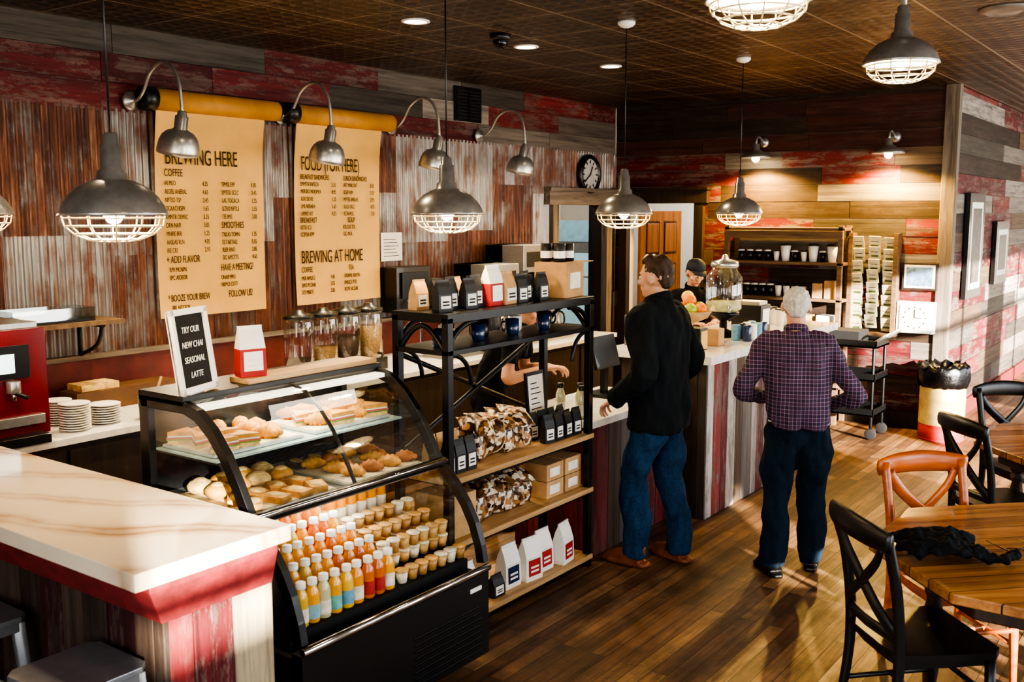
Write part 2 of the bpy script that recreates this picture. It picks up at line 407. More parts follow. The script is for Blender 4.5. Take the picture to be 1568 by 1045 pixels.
# receding side wall (right)
b=B(); b.box((SX-.15,FY+.15,0),(SX-.03,18,CZ),PLA)
boards(b,'X',SX-.03,1,FY+.03,18,0,CZ,.19,lambda u,z:pick(2.6,1.2,1.0,1.0),(),.9,2.6)
b.obj('wall_side',keep=True)
b=B(); b.box((SX-.10,FY-.02,0),(SX+.03,FY+.08,CZ),GREYW); b.obj('trim_corner_post',keep=True,bevel=.006)
b=B(); b.box((-8.7,18,0),(2.8,18.2,CZ),PLA); b.obj('wall_end',keep=True)
wins=[(-1.5,1.5,.75),(2.0,4.7,.75),(5.4,9.2,.2),(10.0,12.8,.2),(13.6,16.8,.2)]
b=B(); holes=[(a,c,s_,2.85) for a,c,s_ in wins]; wallbase(b,'X',2.6,2.8,-2,18.2,0,CZ,holes,PLA); b.obj('wall_right',keep=True)
wb=[(-2.3,-.2),(.3,2.3)]
b=B(); holes=[(a,c,.6,2.9) for a,c in wb]; wallbase(b,'Y',-2,-1.8,-8.7,2.6,0,CZ,holes,PLA); b.obj('wall_back',keep=True)
k=1
for (a,c,s_) in wins:
    b=B(); x0,x1=2.64,2.7
    for y in (a,a+(c-a)/3,a+2*(c-a)/3,c): b.box((x0,y-.03,s_),(x1,y+.03,2.85),DKTRIM)
    for z in (s_+.03,2.2,2.82): b.box((x0,a,z-.03),(x1,c,z+.03),DKTRIM)
    b.obj('window_%d'%k,keep=True); k+=1
for (a,c) in wb:
    b=B(); y0,y1=-1.93,-1.87
    for x in (a,(a+c)/2,c): b.box((x-.03,y0,.6),(x+.03,y1,2.9),DKTRIM)
    for z in (.63,2.3,2.87): b.box((a,y0,z-.03),(c,y1,z+.03),DKTRIM)
    b.obj('window_%d'%k,keep=True); k+=1
# back hall shell
b=B(); b.box((-8.7,13,0),(SX-.15,13.15,CZ),PLA); b.obj('wall_hall_end',keep=True)
b=B(); b.box((-8.7,-2,0),(-8.55,13,CZ),PLA); b.obj('wall_hall_left',keep=True)
# added sun blocker outside the windows, building-shaped; two openings let sun patches in
b=B(); ST=pm('stucco','#b9b0a2',.9,0,.1,2,.2)
for (a,c) in ((-14,-3.9),(-3.1,.2),(1.3,2.9)):
    b.box((6.4,a,-.1),(6.8,c,4.1),ST); b.box((6.3,a,4.05),(6.9,c,4.2),WHT)
b.box((6.4,.2,-.1),(6.8,1.3,1.5),ST); b.box((6.4,.2,2.45),(6.8,1.3,4.1),ST); b.box((6.3,.2,4.05),(6.9,1.3,4.2),WHT)
b.box((6.4,-3.9,-.1),(6.8,-3.1,2.95),ST); b.box((6.4,-3.9,3.5),(6.8,-3.1,4.1),ST)
for y in range(-13,-5,2): b.box((6.36,y+.2,1),(6.42,y+1.2,2.4),pm('dark_window','#39434b',.2)); b.box((6.3,y+.1,.92),(6.4,y+1.3,1),WHT)
b.obj('added_sun_blocker',keep=True)
# door trims
b=B()
for y in (8.72,9.82): b.box((WX-.03,y-.02,0),(WX+.05,y+.09,2.24),GREYW)
b.box((WX-.03,8.62,2.18),(WX+.06,9.99,2.32),GREYWX); b.box((WX-.03,8.6,2.32),(WX+.09,10.0,2.36),GREYWX)
for y in (8.79,9.8): b.box((WX-.2,y,0),(WX-.03,y+.02,2.2),DKTRIM)
b.obj('trim_left_doorway',keep=True,bevel=.004)
b=B()
for x in (-5.78,-4.84): b.box((x,FY-.05,0),(x+.11,FY+.04,2.22),DKTRIM)
b.box((-5.82,FY-.06,2.2),(-4.68,FY+.04,2.34),DKTRIM); b.box((-5.83,FY-.09,2.34),(-4.66,FY+.04,2.37),DKTRIM)
b.obj('trim_far_doorway',keep=True,bevel=.004)
b=B(); b.box((WX-.002,-.5,.9),(WX+.025,8.62,1.18),pm('backsplash_red','#5f2422',.6,0,.3,8,.2)); b.box((WX-.002,-.5,1.18),(WX+.05,8.62,1.21),GREYWX)
for y in (4.62,6.9): b.box((WX+.025,y,1.02),(WX+.031,y+.08,1.14),WHT); b.box((WX+.031,y+.025,1.04),(WX+.05,y+.055,1.07),BLKP)
b.obj('trim_backsplash',keep=True)
# open panel door
b=B(); b.box((0,-.02,.01),(.86,.02,2.12),DOORW)
for (x0,x1) in ((.1,.39),(.47,.76)):
    for (z0,z1) in ((.15,.85),(1.0,1.5),(1.6,2.0)):
        for sg in (-1,1):
            b.box((x0,sg*.02,z0),(x1,sg*.012,z1),WOODD); b.box((x0+.03,sg*.018,z0+.03),(x1-.03,sg*.028,z1-.03),DOORW)
for sg in (-1,1): b.ell((.8,sg*.06,1.0),(.028,.028,.028),STEEL); b.tube([(.8,sg*.02,1),(.8,sg*.05,1)],.01,STEEL)
o=b.obj('door_1',loc=(-5.64,FY+.2,0),rot=D(84),bevel=.004)
# baseboards
b=B(); b.box((-4.7,FY-.02,0),(SX-.05,FY+.005,.16),DKTRIM); b.obj('baseboard_far',keep=True)
b=B(); b.box((SX-.01,FY+.1,0),(SX+.02,18,.16),pm('red_base','#6a2020',.6)); b.obj('baseboard_side',keep=True)
# refrigerator in back room
b=B(); b.box((0,0,.1),(.8,.7,2.0),STEEL); b.box((.03,-.03,.14),(.77,0,1.72),STEEL); b.box((.09,-.035,.3),(.71,-.028,1.6),pm('cold_glass','#9fc4cc',.1,0,.1,4,em=.35)); b.box((0,-.03,1.74),(.8,0,2.0),pm('fridge_header','#8fb0bb',.3,.2,em=.2))
b.tube([(.74,-.07,.7),(.74,-.07,1.3)],.012,CHR)
for z in (.7,1.0,1.3): b.box((.1,-.04,z),(.7,-.036,z+.02),STEEL)
for x in (.06,.74):
    for y in (.06,.64): b.tube([(x,y,0),(x,y,.1)],.02,BLK)
b.obj('refrigerator',loc=(-7.15,10.5,0),bevel=.006)
light('POINT','hall_light',(-5.2,11.9,2.9),150,(1,.95,.88),.15)
light('POINT','back_room_light',(-6.9,9.6,2.9),40,(.9,.97,1),.15)
# ---------------------------------------------------------------- lamps
CAGE=pm('cage_wire','#d8cba8',.4,.3)
def shade(b,z,r=.18,cage=True):
    b.lathe([(.012,z+.275),(.026,z+.265),(.028,z+.235),(.036,z+.23),(.038,z+.15),(.05,z+.14),(.052,z+.118),(.075,z+.108),(.115,z+.088),(.15,z+.056),(.172,z+.022),(r,z),(r+.004,z-.012),(r-.004,z-.012),(r-.008,z-.002)],DST,36,cap=False)
    b.lathe([(r-.008,z-.002),(.165,z+.024),(.142,z+.052),(.11,z+.078),(.05,z+.1),(.01,z+.1)],WHT,36,cap=False)
    b.lathe([(.01,z+.07),(.03,z+.055),(.04,z+.02),(.038,z-.01),(.02,z-.035),(.004,z-.04)],BULB,16)
    if cage:
        for rr,zz in ((.165,-.02),(.158,-.048),(.13,-.075),(.08,-.095),(.035,-.1)):
            b.tube([(rr*math.cos(2*pi*i/28),rr*math.sin(2*pi*i/28),z+zz) for i in range(29)],.0035,CAGE,5)
        for i in range(12):
            a=2*pi*i/12; b.tube([(q*math.cos(a),q*math.sin(a),z+w) for q,w in ((.17,-.01),(.163,-.045),(.13,-.077),(.08,-.097),(.035,-.102))],.003,CAGE,5)
b=B(); shade(b,0); b.tube([(0,0,.26),(0,0,1.16)],.004,BLKP,6); b.lathe([(.055,1.18),(.055,1.165),(.04,1.15),(.01,1.14)],WHT,20)
pend=b.obj('pendant_lamp',loc=(-3.2,2.02,2.1))
locs=[(-3.2,2.02),(-3.2,3.84),(-3.2,5.6),(-3.2,7.41),(-4.61,2.2)]
for i,(x,y) in enumerate(locs):
    o=pend if i==0 else inst(pend,(x,y,2.1),name='pendant_lamp')
    light('POINT','bulb_light',(0,0,-.06),20,(1,.74,.42),.03,o)
b=B(); shade(b,0); b.tube([(0,0,.26),(0,0,.4)],.016,DST,10); b.lathe([(.07,.44),(.07,.42),(.04,.4),(.01,.39)],DST,20)
cl=b.obj('ceiling_cage_lamp',loc=(-1.43,5.23,2.84))
light('POINT','bulb_light',(0,0,-.06),10,(1,.8,.5),.03,cl)
for y in (3.4,1.57):
    o=inst(cl,(-1.42,y,2.84),name='ceiling_cage_lamp'); light('POINT','bulb_light',(0,0,-.06),10,(1,.8,.5),.03,o)
# gooseneck lamps
b=B()
b.T=Matrix.Rotation(pi/2,4,'Y'); b.lathe([(.01,0),(.062,0),(.062,.012),(.045,.02),(.02,.04),(.01,.05)],STEEL,20); b.T=Matrix()
b.tube([(0.02,0,0),(.08,0,.005),(.15,0,.06),(.22,0,.16),(.33,0,.215),(.44,0,.19),(.51,0,.09),(.53,0,-.04),(.53,0,-.12)],.011,STEEL,10,4)
b.T=TR(.53,0,-.12,0,0,D(14),1.06)
b.lathe([(.012,.03),(.026,.02),(.028,0),(.038,-.005),(.038,-.075),(.05,-.085),(.075,-.095),(.1,-.12),(.115,-.155),(.122,-.2),(.122,-.225),(.116,-.225),(.114,-.19),(.106,-.155),(.09,-.125),(.04,-.105)],STEEL,30,cap=False)
b.lathe([(.01,-.1),(.03,-.13),(.036,-.17),(.02,-.2),(.004,-.205)],BULB,14); b.T=Matrix()
gn=b.obj('gooseneck_lamp',loc=(WX+.02,3.845,2.81))
for i,y in enumerate((3.845,5.09,6.28,7.48)):
    o=gn if i==0 else inst(gn,(WX+.02,y,2.81),name='gooseneck_lamp')
    light('SPOT','spot_light',(.48,0,-.38),95,(1,.8,.5),.05,o,(0,D(-28),0),120,.8)
# sconces on far wall
b=B()
b.T=Matrix.Rotation(pi/2,4,'X'); b.lathe([(.01,0),(.055,0),(.055,.012),(.03,.03),(.01,.04)],STEEL,18); b.T=Matrix()
b.tube([(0,-.02,0),(0,-.08,.03),(0,-.15,.05),(0,-.2,.02),(0,-.21,-.03)],.012,STEEL,10,3)
b.lathe([(.02,-.02),(.035,-.03),(.035,-.08),(.06,-.1),(.12,-.125),(.15,-.155),(.15,-.168),(.145,-.168),(.11,-.14),(.04,-.11)],STEEL,26,(0,-.21,0),cap=False)
b.lathe([(.01,-.1),(.025,-.12),(.038,-.165),(.035,-.19),(.015,-.21),(.003,-.213)],pm('bright_bulb',(1,.8,.45),.3,0,0,3,em=70),14,(0,-.21,0))
sc=b.obj('sconce_lamp',loc=(-4.08,FY,2.82))
for i,x in enumerate((-4.08,-2.76)):
    o=sc if i==0 else inst(sc,(x,FY,2.82),name='sconce_lamp')
    light('SPOT','bulb_light',(0,-.21,-.225),240,(1,.6,.15),.04,o,(D(-8),0,0),160,.35)
# recessed downlights
b=B(); b.lathe([(.09,0),(.09,-.006),(.072,-.008),(.068,0)],WHT,28,cap=False); b.lathe([(.07,-.001),(.001,-.002)],DOWN,24,cap=False)
dl=b.obj('recessed_downlight',loc=(-4.25,4.81,CZ))
for i,y in enumerate((4.81,6.0,7.19,3.62,2.43)):
    o=dl if i==0 else inst(dl,(-4.25,y,CZ),name='recessed_downlight')
    light('SPOT','down_spot',(0,0,-.03),60,(1,.78,.5),.05,o,(0,0,0),110,.7)
b=B(); b.lathe([(.07,0),(.07,-.03),(.06,-.04)],BLKP,20); b.ell((0,0,-.05),(.05,.05,.05),pm('dome_black','#050505',.05)); b.obj('security_camera_dome',loc=(-4.1,5.49,CZ))
b=B(); b.lathe([(.16,0),(.16,-.01),(.11,-.03),(.1,-.015),(.06,-.03),(.01,-.03)],pm('grey_vent','#8b8177',.5,.3),28); b.obj('ceiling_vent',loc=(-1.2,6.55,CZ))
b=B(); b.box((WX-.0,7.14,2.93),(WX+.015,7.53,3.24),BLK)
for i in range(9): b.box((WX+.01,7.17,2.955+i*.03),(WX+.024,7.32,2.967+i*.03),BLKM); b.box((WX+.01,7.35,2.955+i*.03),(WX+.024,7.5,2.967+i*.03),BLKM)
b.box((WX+.01,7.325,2.94),(WX+.026,7.345,3.23),BLK); b.obj('air_vent_grille')
# clock
b=B(); b.T=Matrix.Translation((WX+.01,9.42,2.51))@Matrix.Rotation(pi/2,4,'Y')
b.lathe([(.21,0),(.22,.03),(.2,.06),(.175,.06),(.17,.03)],BLKP,36); b.lathe([(.172,.034),(.001,.034)],pm('clock_face','#b9bcb8',.4),32,cap=False)
for i in range(12):
    a=2*pi*i/12; b.T=Matrix.Translation((WX+.05,9.42,2.51))@Matrix.Rotation(a,4,'X'); b.box((0,-.008,.12),(.003,.008,.155),INK)
for a,L in ((-.5,.1),(2.2,.14)): b.T=Matrix.Translation((WX+.053,9.42,2.51))@Matrix.Rotation(a,4,'X'); b.box((0,-.006,-.02),(.003,.006,L),INK)
b.T=Matrix(); b.obj('round_clock')
# ---------------------------------------------------------------- menu boards
def menu(y0,y1,parts):
    e=empty('menu_board',(WX+.095,y0,0)); b=B(); w=y1-y0; vs=[];fs=[]
    prof=[(-.0,2.8),(-.02,2.68),(-.045,2.5),(-.055,2.2),(-.055,1.9),(-.055,1.6),(-.05,1.39)]
    for i,(xx,z) in enumerate(prof):
        for j in range(13):
            y=w*j/12; vs.append((xx+.004*math.sin(j*.9+i),y,z))
    for i in range(len(prof)-1):
        for j in range(12): a=i*13+j; fs.append((a,a+13,a+14,a+1))
    b.add(vs,fs,KRAFT,True); b.obj('paper_sheet',e)
    b=B(); b.tube([(0,-.03,2.83),(0,w+.1,2.83)],.07,KRAFTR,24); b.tube([(0,-.1,2.83),(0,-.02,2.83)],.078,BLKP,20); b.tube([(0,w+.1,2.83),(0,w+.13,2.83)],.05,BLKP,20)
    for y in (-.08,w+.12): b.box((-.09,y-.015,2.8),(0,y+.015,2.86),BLK)
    b.obj('paper_roll',e)
    for (s,size,y,z,sx,sp) in parts: text(s,size,(-.0465 if z<2.3 else -.034,y,z-.03),INK,e,sx=sx,sp=sp)
rl=lambda n,w=14:'\n'.join(' '.join(''.join(R.choice('AEINORSTLCMP') for _ in range(R.randint(3,6))) for _ in range(2))[:w] for _ in range(n))
pr=lambda n:'\n'.join('%d.%d5'%(R.randint(1,5),R.randint(0,9)) for _ in range(n))
menu(3.98,4.88,[('BREWING HERE',.15,.07,2.45,.56,1),('COFFEE',.07,.06,2.37,.6,1),(rl(9),.045,.06,2.31,.55,1.25),(pr(9),.045,.36,2.31,.6,1.25),
 (rl(5),.045,.52,2.31,.55,1.25),(pr(5),.045,.78,2.31,.6,1.25),('SMOOTHIES',.065,.52,2.02,.55,1),(rl(4),.045,.52,1.96,.55,1.2),(pr(4),.045,.78,1.96,.6,1.2),
 ('+ ADD FLAVOR',.07,.06,1.79,.55,1),(rl(2),.045,.08,1.73,.55,1.2),('HAVE A MEETING?',.07,.5,1.72,.5,1),(rl(2,20),.042,.5,1.66,.5,1.2),('* BOOZE YOUR BREW',.065,.06,1.53,.52,1),('FOLLOW US!',.07,.56,1.53,.52,1),(rl(1,24),.045,.09,1.47,.55,1)])
menu(5.18,6.1,[('FOOD (FOR HERE)',.15,.06,2.45,.5,1),('BREAKFAST SANDWICHES',.055,.05,2.38,.46,1),(rl(5),.045,.05,2.33,.55,1.25),(pr(5),.045,.37,2.33,.6,1.25),
 ('LUNCH SANDWICHES',.055,.5,2.38,.48,1),(rl(5),.045,.5,2.33,.55,1.25),(pr(5),.045,.8,2.33,.6,1.25),('BREAKFAST',.06,.05,2.05,.55,1),(rl(2),.045,.05,2.0,.55,1.2),('SOUP',.06,.55,2.05,.55,1),(rl(2),.045,.5,2.0,.55,1.2),
 ('BREWING AT HOME',.14,.05,1.74,.52,1),('COFFEE',.06,.05,1.67,.55,1),(rl(3),.045,.05,1.61,.55,1.2),(pr(3),.045,.35,1.61,.6,1.2),('TEA',.06,.55,1.67,.55,1),(rl(3),.045,.5,1.61,.55,1.2)])
b=B(); b.box((WX+.012,6.14,1.69),(WX+.02,6.4,1.93),PAPER); 
for i in range(6): b.box((WX+.0205,6.17,1.73+i*.028),(WX+.021,6.36-.02*(i%3),1.735+i*.028),INK)
b.obj('paper_notice')
# ---------------------------------------------------------------- counters
def vboards(b,plane,pos,sgn,u0,u1,z0,z1,cols):
    u=u0;i=0
    while u<u1-.01:
        e=min(u1,u+R.uniform(.09,.17)); 
        if u1-e<.05:e=u1
        c=cols[i%len(cols)] if cols else pick(2,1.2,.7,.5); i+=1; t=.018+R.uniform(0,.006)
        if plane=='X': b.box((pos,u+.001,z0),(pos+sgn*t,e-.001,z1),BZ,c)
        else: b.box((u+.001,pos,z0),(e-.001,pos+sgn*t,z1),BZ,c)
        u=e
b=B(); b.box((-4.94,1.72,0),(-2.56,2.1,1.0),DKTRIM)
rr=(*lin('#7d2a2b'),.25); rr2=(*RED[1],.6); dk=[(*BRN[1],.1),(*lin('#3a1516'),.3),(*BRN[0],.1)]
vboards(b,'X',-2.56,1,1.7,2.12,0,.9,[rr,rr2,(*lin('#a8987c'),.2),(*lin('#8d7f6c'),.2)])
vboards(b,'Y',1.72,-1,-4.94,-2.54,0,.9,dk); vboards(b,'Y',2.1,1,-4.94,-2.54,0,.9,dk)
ap=[]
for z,o in ((1.014,.05),(.985,.05),(.87,0)): ap.append([(-4.94,1.69-o,z),(-2.535+o*.45,1.69-o,z),(-2.535+o*.45,2.115+o*.2,z),(-4.94,2.115+o*.2,z)])
b.loft(ap,pm('red_apron_paint','#712223',.6,0,.4,16,.3),False)
b.box((-4.94,1.575,1.014),(-2.485,2.16,1.07),M_marble); b.obj('marble_bar_counter',bevel=.004)
b=B(); b.box((WX+.03,-.5,0),(-5.06,8.62,.86),WOODD); b.box((WX+.03,-.5,.86),(-5.0,8.65,.9),M_quartz)
for i in range(14): b.box((-5.06,-.4+i*.65,.08),(-5.045,.2+i*.65,.82),DKTRIM)
b.obj('back_counter',bevel=.003)
b=B(); b.box((-3.6,4.99,0),(-3.09,6.08,.82),DKTRIM); vboards(b,'X',-3.09,1,4.99,6.08,0,.82,[rr2,rr,(*BRN[2],.1),(*GRY[0],.1),rr2,(*GRY[2],.2)]); vboards(b,'Y',4.99,-1,-3.6,-3.07,0,.82,[rr2,rr])
b.box((-3.64,4.96,.82),(-3.03,6.07,.865),M_quartz); b.obj('service_counter',bevel=.003)
b=B(); b.box((-3.5,6.14,0),(-2.86,8.6,1.09),DKTRIM)
cs=[(*lin('#c3b9b0'),.5),(*lin('#8a3430'),.8),rr2,(*lin('#b3a99f'),.5),(*BRN[2],.1),(*GRY[0],.2),(*lin('#a6988d'),.3),rr2,(*GRY[2],.2)]
vboards(b,'X',-2.86,1,6.14,8.6,0,1.09,cs); vboards(b,'Y',6.14,-1,-3.5,-2.84,0,1.09,[(*BRN[1],.1),(*BRN[0],.1),(*GRY[3],.1)])
b.box((-3.6,6.08,1.085),(-2.79,8.66,1.145),M_quartz); b.obj('order_counter',bevel=.003)
# ---------------------------------------------------------------- display case
Y0,Y1=2.38,3.52
up=[(-3.65,1.35),(-3.36,1.35),(-3.27,1.325),(-3.18,1.26),(-3.10,1.17),(-3.03,1.06),(-2.97,.95)]
lo=[(-2.95,.93),(-2.87,.86),(-2.80,.77),(-2.75,.68),(-2.715,.58),(-2.70,.50)]
def ribbon(b,prof,y0,y1,t,m):
    n=len(prof); rings=[]
    for i,(x,z) in enumerate(prof):
        a=prof[max(i-1,0)];c=prof[min(i+1,n-1)];dx,dz=c[0]-a[0],c[1]-a[1];L=math.hypot(dx,dz);nx,nz=-dz/L*t,dx/L*t
        rings.append([(x,y0,z),(x,y1,z),(x+nx,y1,z+nz),(x+nx,y0,z+nz)])
    b.loft(rings,m,False)
def sheet(b,prof,y0,y1,m):
    vs=[];fs=[]
    for x,z in prof: vs+=[(x,y0,z),(x,y1,z)]
    for i in range(len(prof)-1): fs.append((2*i,2*i+1,2*i+3,2*i+2))
    b.add(vs,fs,m,True)
b=B()
b.box((-3.66,Y0,.06),(-2.74,Y1,.44),BLKM); b.box((-2.76,Y0,.06),(-2.70,Y1,.46),BLKP); b.box((-3.6,Y0+.05,0),(-2.85,Y1-.05,.06),BLKM)
for i in range(8): b.box((-2.70,3.0,.09+i*.03),(-2.695,3.46,.1+i*.03),BLK)
b.box((-2.7,3.38,.385),(-2.694,3.46,.405),PAPER)
b.tube([(-2.70,Y0,.475),(-2.70,Y1,.475)],.018,CHR,10)
for y in (Y0,Y1-.035): ribbon(b,up,y,y+.035,-.05,BLKP); ribbon(b,lo,y,y+.035,-.045,BLKP); b.box((-3.66,y,.06),(-3.6,y+.035,1.35),BLKP)
ribbon(b,up[1:],2.94,2.955,-.012,BLKP)
b.box((-3.66,Y0,1.33),(-3.36,Y1,1.37),BLKP); b.tube([(-2.965,Y0,.935),(-2.965,Y1,.935)],.024,BLKP,10); b.tube([(-2.945,Y0,.945),(-2.945,Y1,.945)],.008,CHR,8)
b.box((-3.62,Y0+.03,.90),(-2.98,Y1-.03,.92),pm('case_deck','#8f9290',.3,.5))
b.box((-3.6,Y0+.03,1.115),(-3.2,Y1-.03,1.125),pm('shelf_edge_glass','#a9bfba',.08,0))
b.box((-3.645,Y0+.03,.46),(-3.63,Y1-.03,1.33),pm('case_back_panel','#3a3b3c',.15,.6))
sheet(b,[(x+.004,z+.004) for x,z in up[1:]],Y0+.035,Y1-.035,GLC)
for y in (Y0+.017,Y1-.017):
    b.add([(x,y,z) for x,z in up]+[(-3.65,y,.93)],[tuple(range(8))],GLC)
    b.add([(-3.65,y,.92)]+[(x,y,z) for x,z in lo]+[(-3.65,y,.46)],[tuple(range(8))],BLKM if y<3 else GLC)
# stepped deck
for i in range(6): b.box((-2.80-i*.11,Y0+.03,.44),(-2.91-i*.11,Y1-.03,.50+i*.035),BLKM)
b.box((-3.6,Y0+.04,1.31),(-3.3,Y1-.04,1.33),pm('case_lamp','#fff2d8',.4,0,0,3,em=1.2))
b.obj('pastry_display_case',bevel=.002)
light('AREA','case_strip_light',(-3.4,2.95,1.3),3.5,(1,.9,.75)).data.size=.5
light('AREA','case_strip_light',(-3.2,2.95,.88),2,(1,.96,.88)).data.size=.4
# bottles
def bottle(b,x,y,z,h,r,liq,lab,cap=WHT,n=12):
    b.lathe([(r*.9,0),(r,.006),(r,h*.62),(r*.8,h*.73),(r*.5,h*.84),(r*.5,h*.9)],liq,n,(x,y,z))
    b.lathe([(r*1.02,h*.1),(r*1.02,h*.42)],lab,n,(x,y,z),cap=False)
    b.lathe([(r*.68,h*.85),(r*.7,h*.86),(r*.7,h*.99),(r*.6,h)],cap,n,(x,y,z))
JU=[pm('juice_'+n,c,.12,0,.1,9,coat=.6) for n,c in (('orange','#e89618'),('amber','#cf6a12'),('lemon','#e0b838'),('pink','#d08a3a'),('clear','#c8c49a'),('mango','#eaa61e'))]
LA=[pm('label_'+n,c,.6,0,.2,40) for n,c in (('blue','#6f9fb8'),('red','#a9302c'),('cream','#eee2c8'),('sky','#8fb7c8'),('teal','#6fb0a8'))]
b=B()
for i in range(6):
    for j in range(10):
        y=2.447+j*.0615+R.uniform(-.003,.003); x=-2.845-i*.108
        q=((5,2,5,4,5,2,0,1,1,5),(2,5,5,2,5,5,1,3,1,0),(5,2,4,5,5,0,0,1,0,0))[i%3][j]
        bottle(b,x,y,.50+i*.035+.001,.178,.029,JU[q],LA[(0,2,3,2,4,0,2,1,1,2)[j]])
for i in range(2):
    for j in range(6): bottle(b,-3.30-.11*i,3.1+j*.066,.64+.035*i+.001,.24,.03,JU[0],LA[2],WHT)
b.obj('juice_bottles')
b=B()
CR=[pm('parfait_'+n,c,.4,0,.25,50) for n,c in (('cream','#e8dcc0'),('oat','#d0a668'),('berry','#b5884f'),('peach','#dba964'))]
for i in range(4):
    for j in range(7):
        x=-2.845-i*.108;y=3.085+j*.066;z=.50+i*.035+.001
        for L in range(2 if i>0 else 1):
            b.lathe([(.022,0),(.03,.05)],R.choice(CR),12,(x,y,z+L*.062)); b.lathe([(.032,.05),(.032,.056),(.026,.061)],R.choice([CR[0],CR[3],CR[1],CR[0]]),12,(x,y,z+L*.062))
b.obj('parfait_cups')
# pastries
PA=[pm('pastry_'+n,c,.55,0,.35,25,.3) for n,c in (('gold','#cf9340'),('brown','#a8642a'),('pale','#dcb878'),('choc','#5a2f1a'))]
def croiss(b,x,y,z,s,m,a):
    b.T=TR(x,y,z,a); pts=[];rd=[]
    for i in range(13):
        t=-1.2+2.4*i/12; pts.append((math.sin(t)*.055*s,math.cos(t)*.035*s,.022*s)); rd.append(s*(.008+.021*math.cos(t*1.15)**2)*(1.16 if i%2 else .88))
    b.tube(pts,rd,m,10); b.T=Matrix()
def bun(b,x,y,z,s,m): b.ell((x,y,z+.026*s),(.05*s,.05*s,.03*s),m,14,7); b.ell((x,y,z+.045*s),(.03*s,.03*s,.016*s),PA[2],10,5)
def slab(b,x,y,z,s,m,a): b.T=TR(x,y,z,a); b.prism([(-.06*s,-.035*s),(.06*s,-.045*s),(.065*s,.03*s),(-.05*s,.045*s)],0,.028*s,m); b.ell((0,0,.026*s),(.05*s,.03*s,.012*s),PA[2]); b.T=Matrix()
SALAD=pm('lettuce_filling','#6d8a35',.6,0,.3,30); HAM=pm('ham_filling','#b9604e',.6)
def sandw(b,x,y,z,s,a):
    b.T=TR(x,y,z,a); tri=[(-.055*s,-.035*s),(.055*s,-.035*s),(0,.05*s)]; big=[(p[0]*1.06,p[1]*1.06) for p in tri]
    for z0,z1,m_,q in ((0,.014,PA[2],tri),(.014,.019,SALAD,big),(.019,.026,HAM,big),(.026,.031,PAPER,tri),(.031,.046,PA[0],tri)): b.prism(q,z0*s,z1*s,m_)
    b.T=Matrix()
b=B()
for k,(ya,yb,zz,xa,xb) in enumerate(((2.43,2.9,1.127,-3.58,-3.24),(2.97,3.45,1.127,-3.58,-3.24),(2.43,2.9,.922,-3.5,-3.03),(2.97,3.45,.922,-3.5,-3.03))):
    b.box((xa,ya,zz),(xb,yb,zz+.012),pm('serving_tray','#c4c7c4',.3,.2)); b.box((xa+.01,ya+.01,zz+.012),(xb-.01,yb-.01,zz+.015),pm('parchment','#d8ccb0',.8))
    nx=3 if zz>1 else 4
    for i in range(nx):
        for j in range(4):
            x=xa+.06+(xb-xa-.12)*i/(nx-1)+R.uniform(-.01,.01);y=ya+.07+(yb-ya-.14)*j/3
            if k==0: 
                if j<2: sandw(b,x,y,zz+.015,1.15,R.uniform(-.5,.5)+1.2)
                else: croiss(b,x,y,zz+.015,1.15,PA[0],R.uniform(0,3))
            elif k==1:
                if (i+j)%2: sandw(b,x,y,zz+.015,1.2,R.uniform(-.5,.5)+1.5)
                else: croiss(b,x,y,zz+.015,1.1,PA[0] if i else PA[1],R.uniform(0,1))
            elif k==2:
                if i>1: slab(b,x,y,zz+.015,.95,PA[0],R.uniform(-.6,.6))
                else: bun(b,x,y,zz+.015,1.1,PA[0] if (i+j)%3 else PA[2])
            else:
                if i==0: slab(b,x,y,zz+.015,.9,PA[3],R.uniform(-.5,.5))
                else: croiss(b,x,y,zz+.015,1.05,PA[1] if j%2 else PA[0],R.uniform(0,3))
b.obj('assorted_pastries')
b=B(); b.box((-3.5,2.72,1.37),(-3.37,3.5,1.395),WOODS); b.obj('wooden_serving_board',bevel=.003)
e=empty('letter_board_sign',(-3.37,2.47,1.37),D(20)); b=B(); b.T=Matrix.Rotation(D(-8),4,'Y')
b.box((-.012,-.125,0.01),(.0,.125,.35),BLKM)
for q in ((-.125,-.1),(.1,.125)): b.box((-.015,q[0],.01),(.012,q[1],.35),WHT)
for q in ((.01,.035),(.325,.35)): b.box((-.015,-.125,q[0]),(.012,.125,q[1]),WHT)
b.T=Matrix(); b.box((-.05,-.05,0),(-.01,.05,.006),WHT); b.obj('frame',e,bevel=.002)
for i,s_ in enumerate(('TRY OUR','NEW CHAI','SEASONAL','LATTE')): text(s_,.036,(.004-(.255-.06*i)*.14,0,.25-.06*i),WHT,e,rot=(D(90),0,D(90)),sx=.8,align='CENTER')
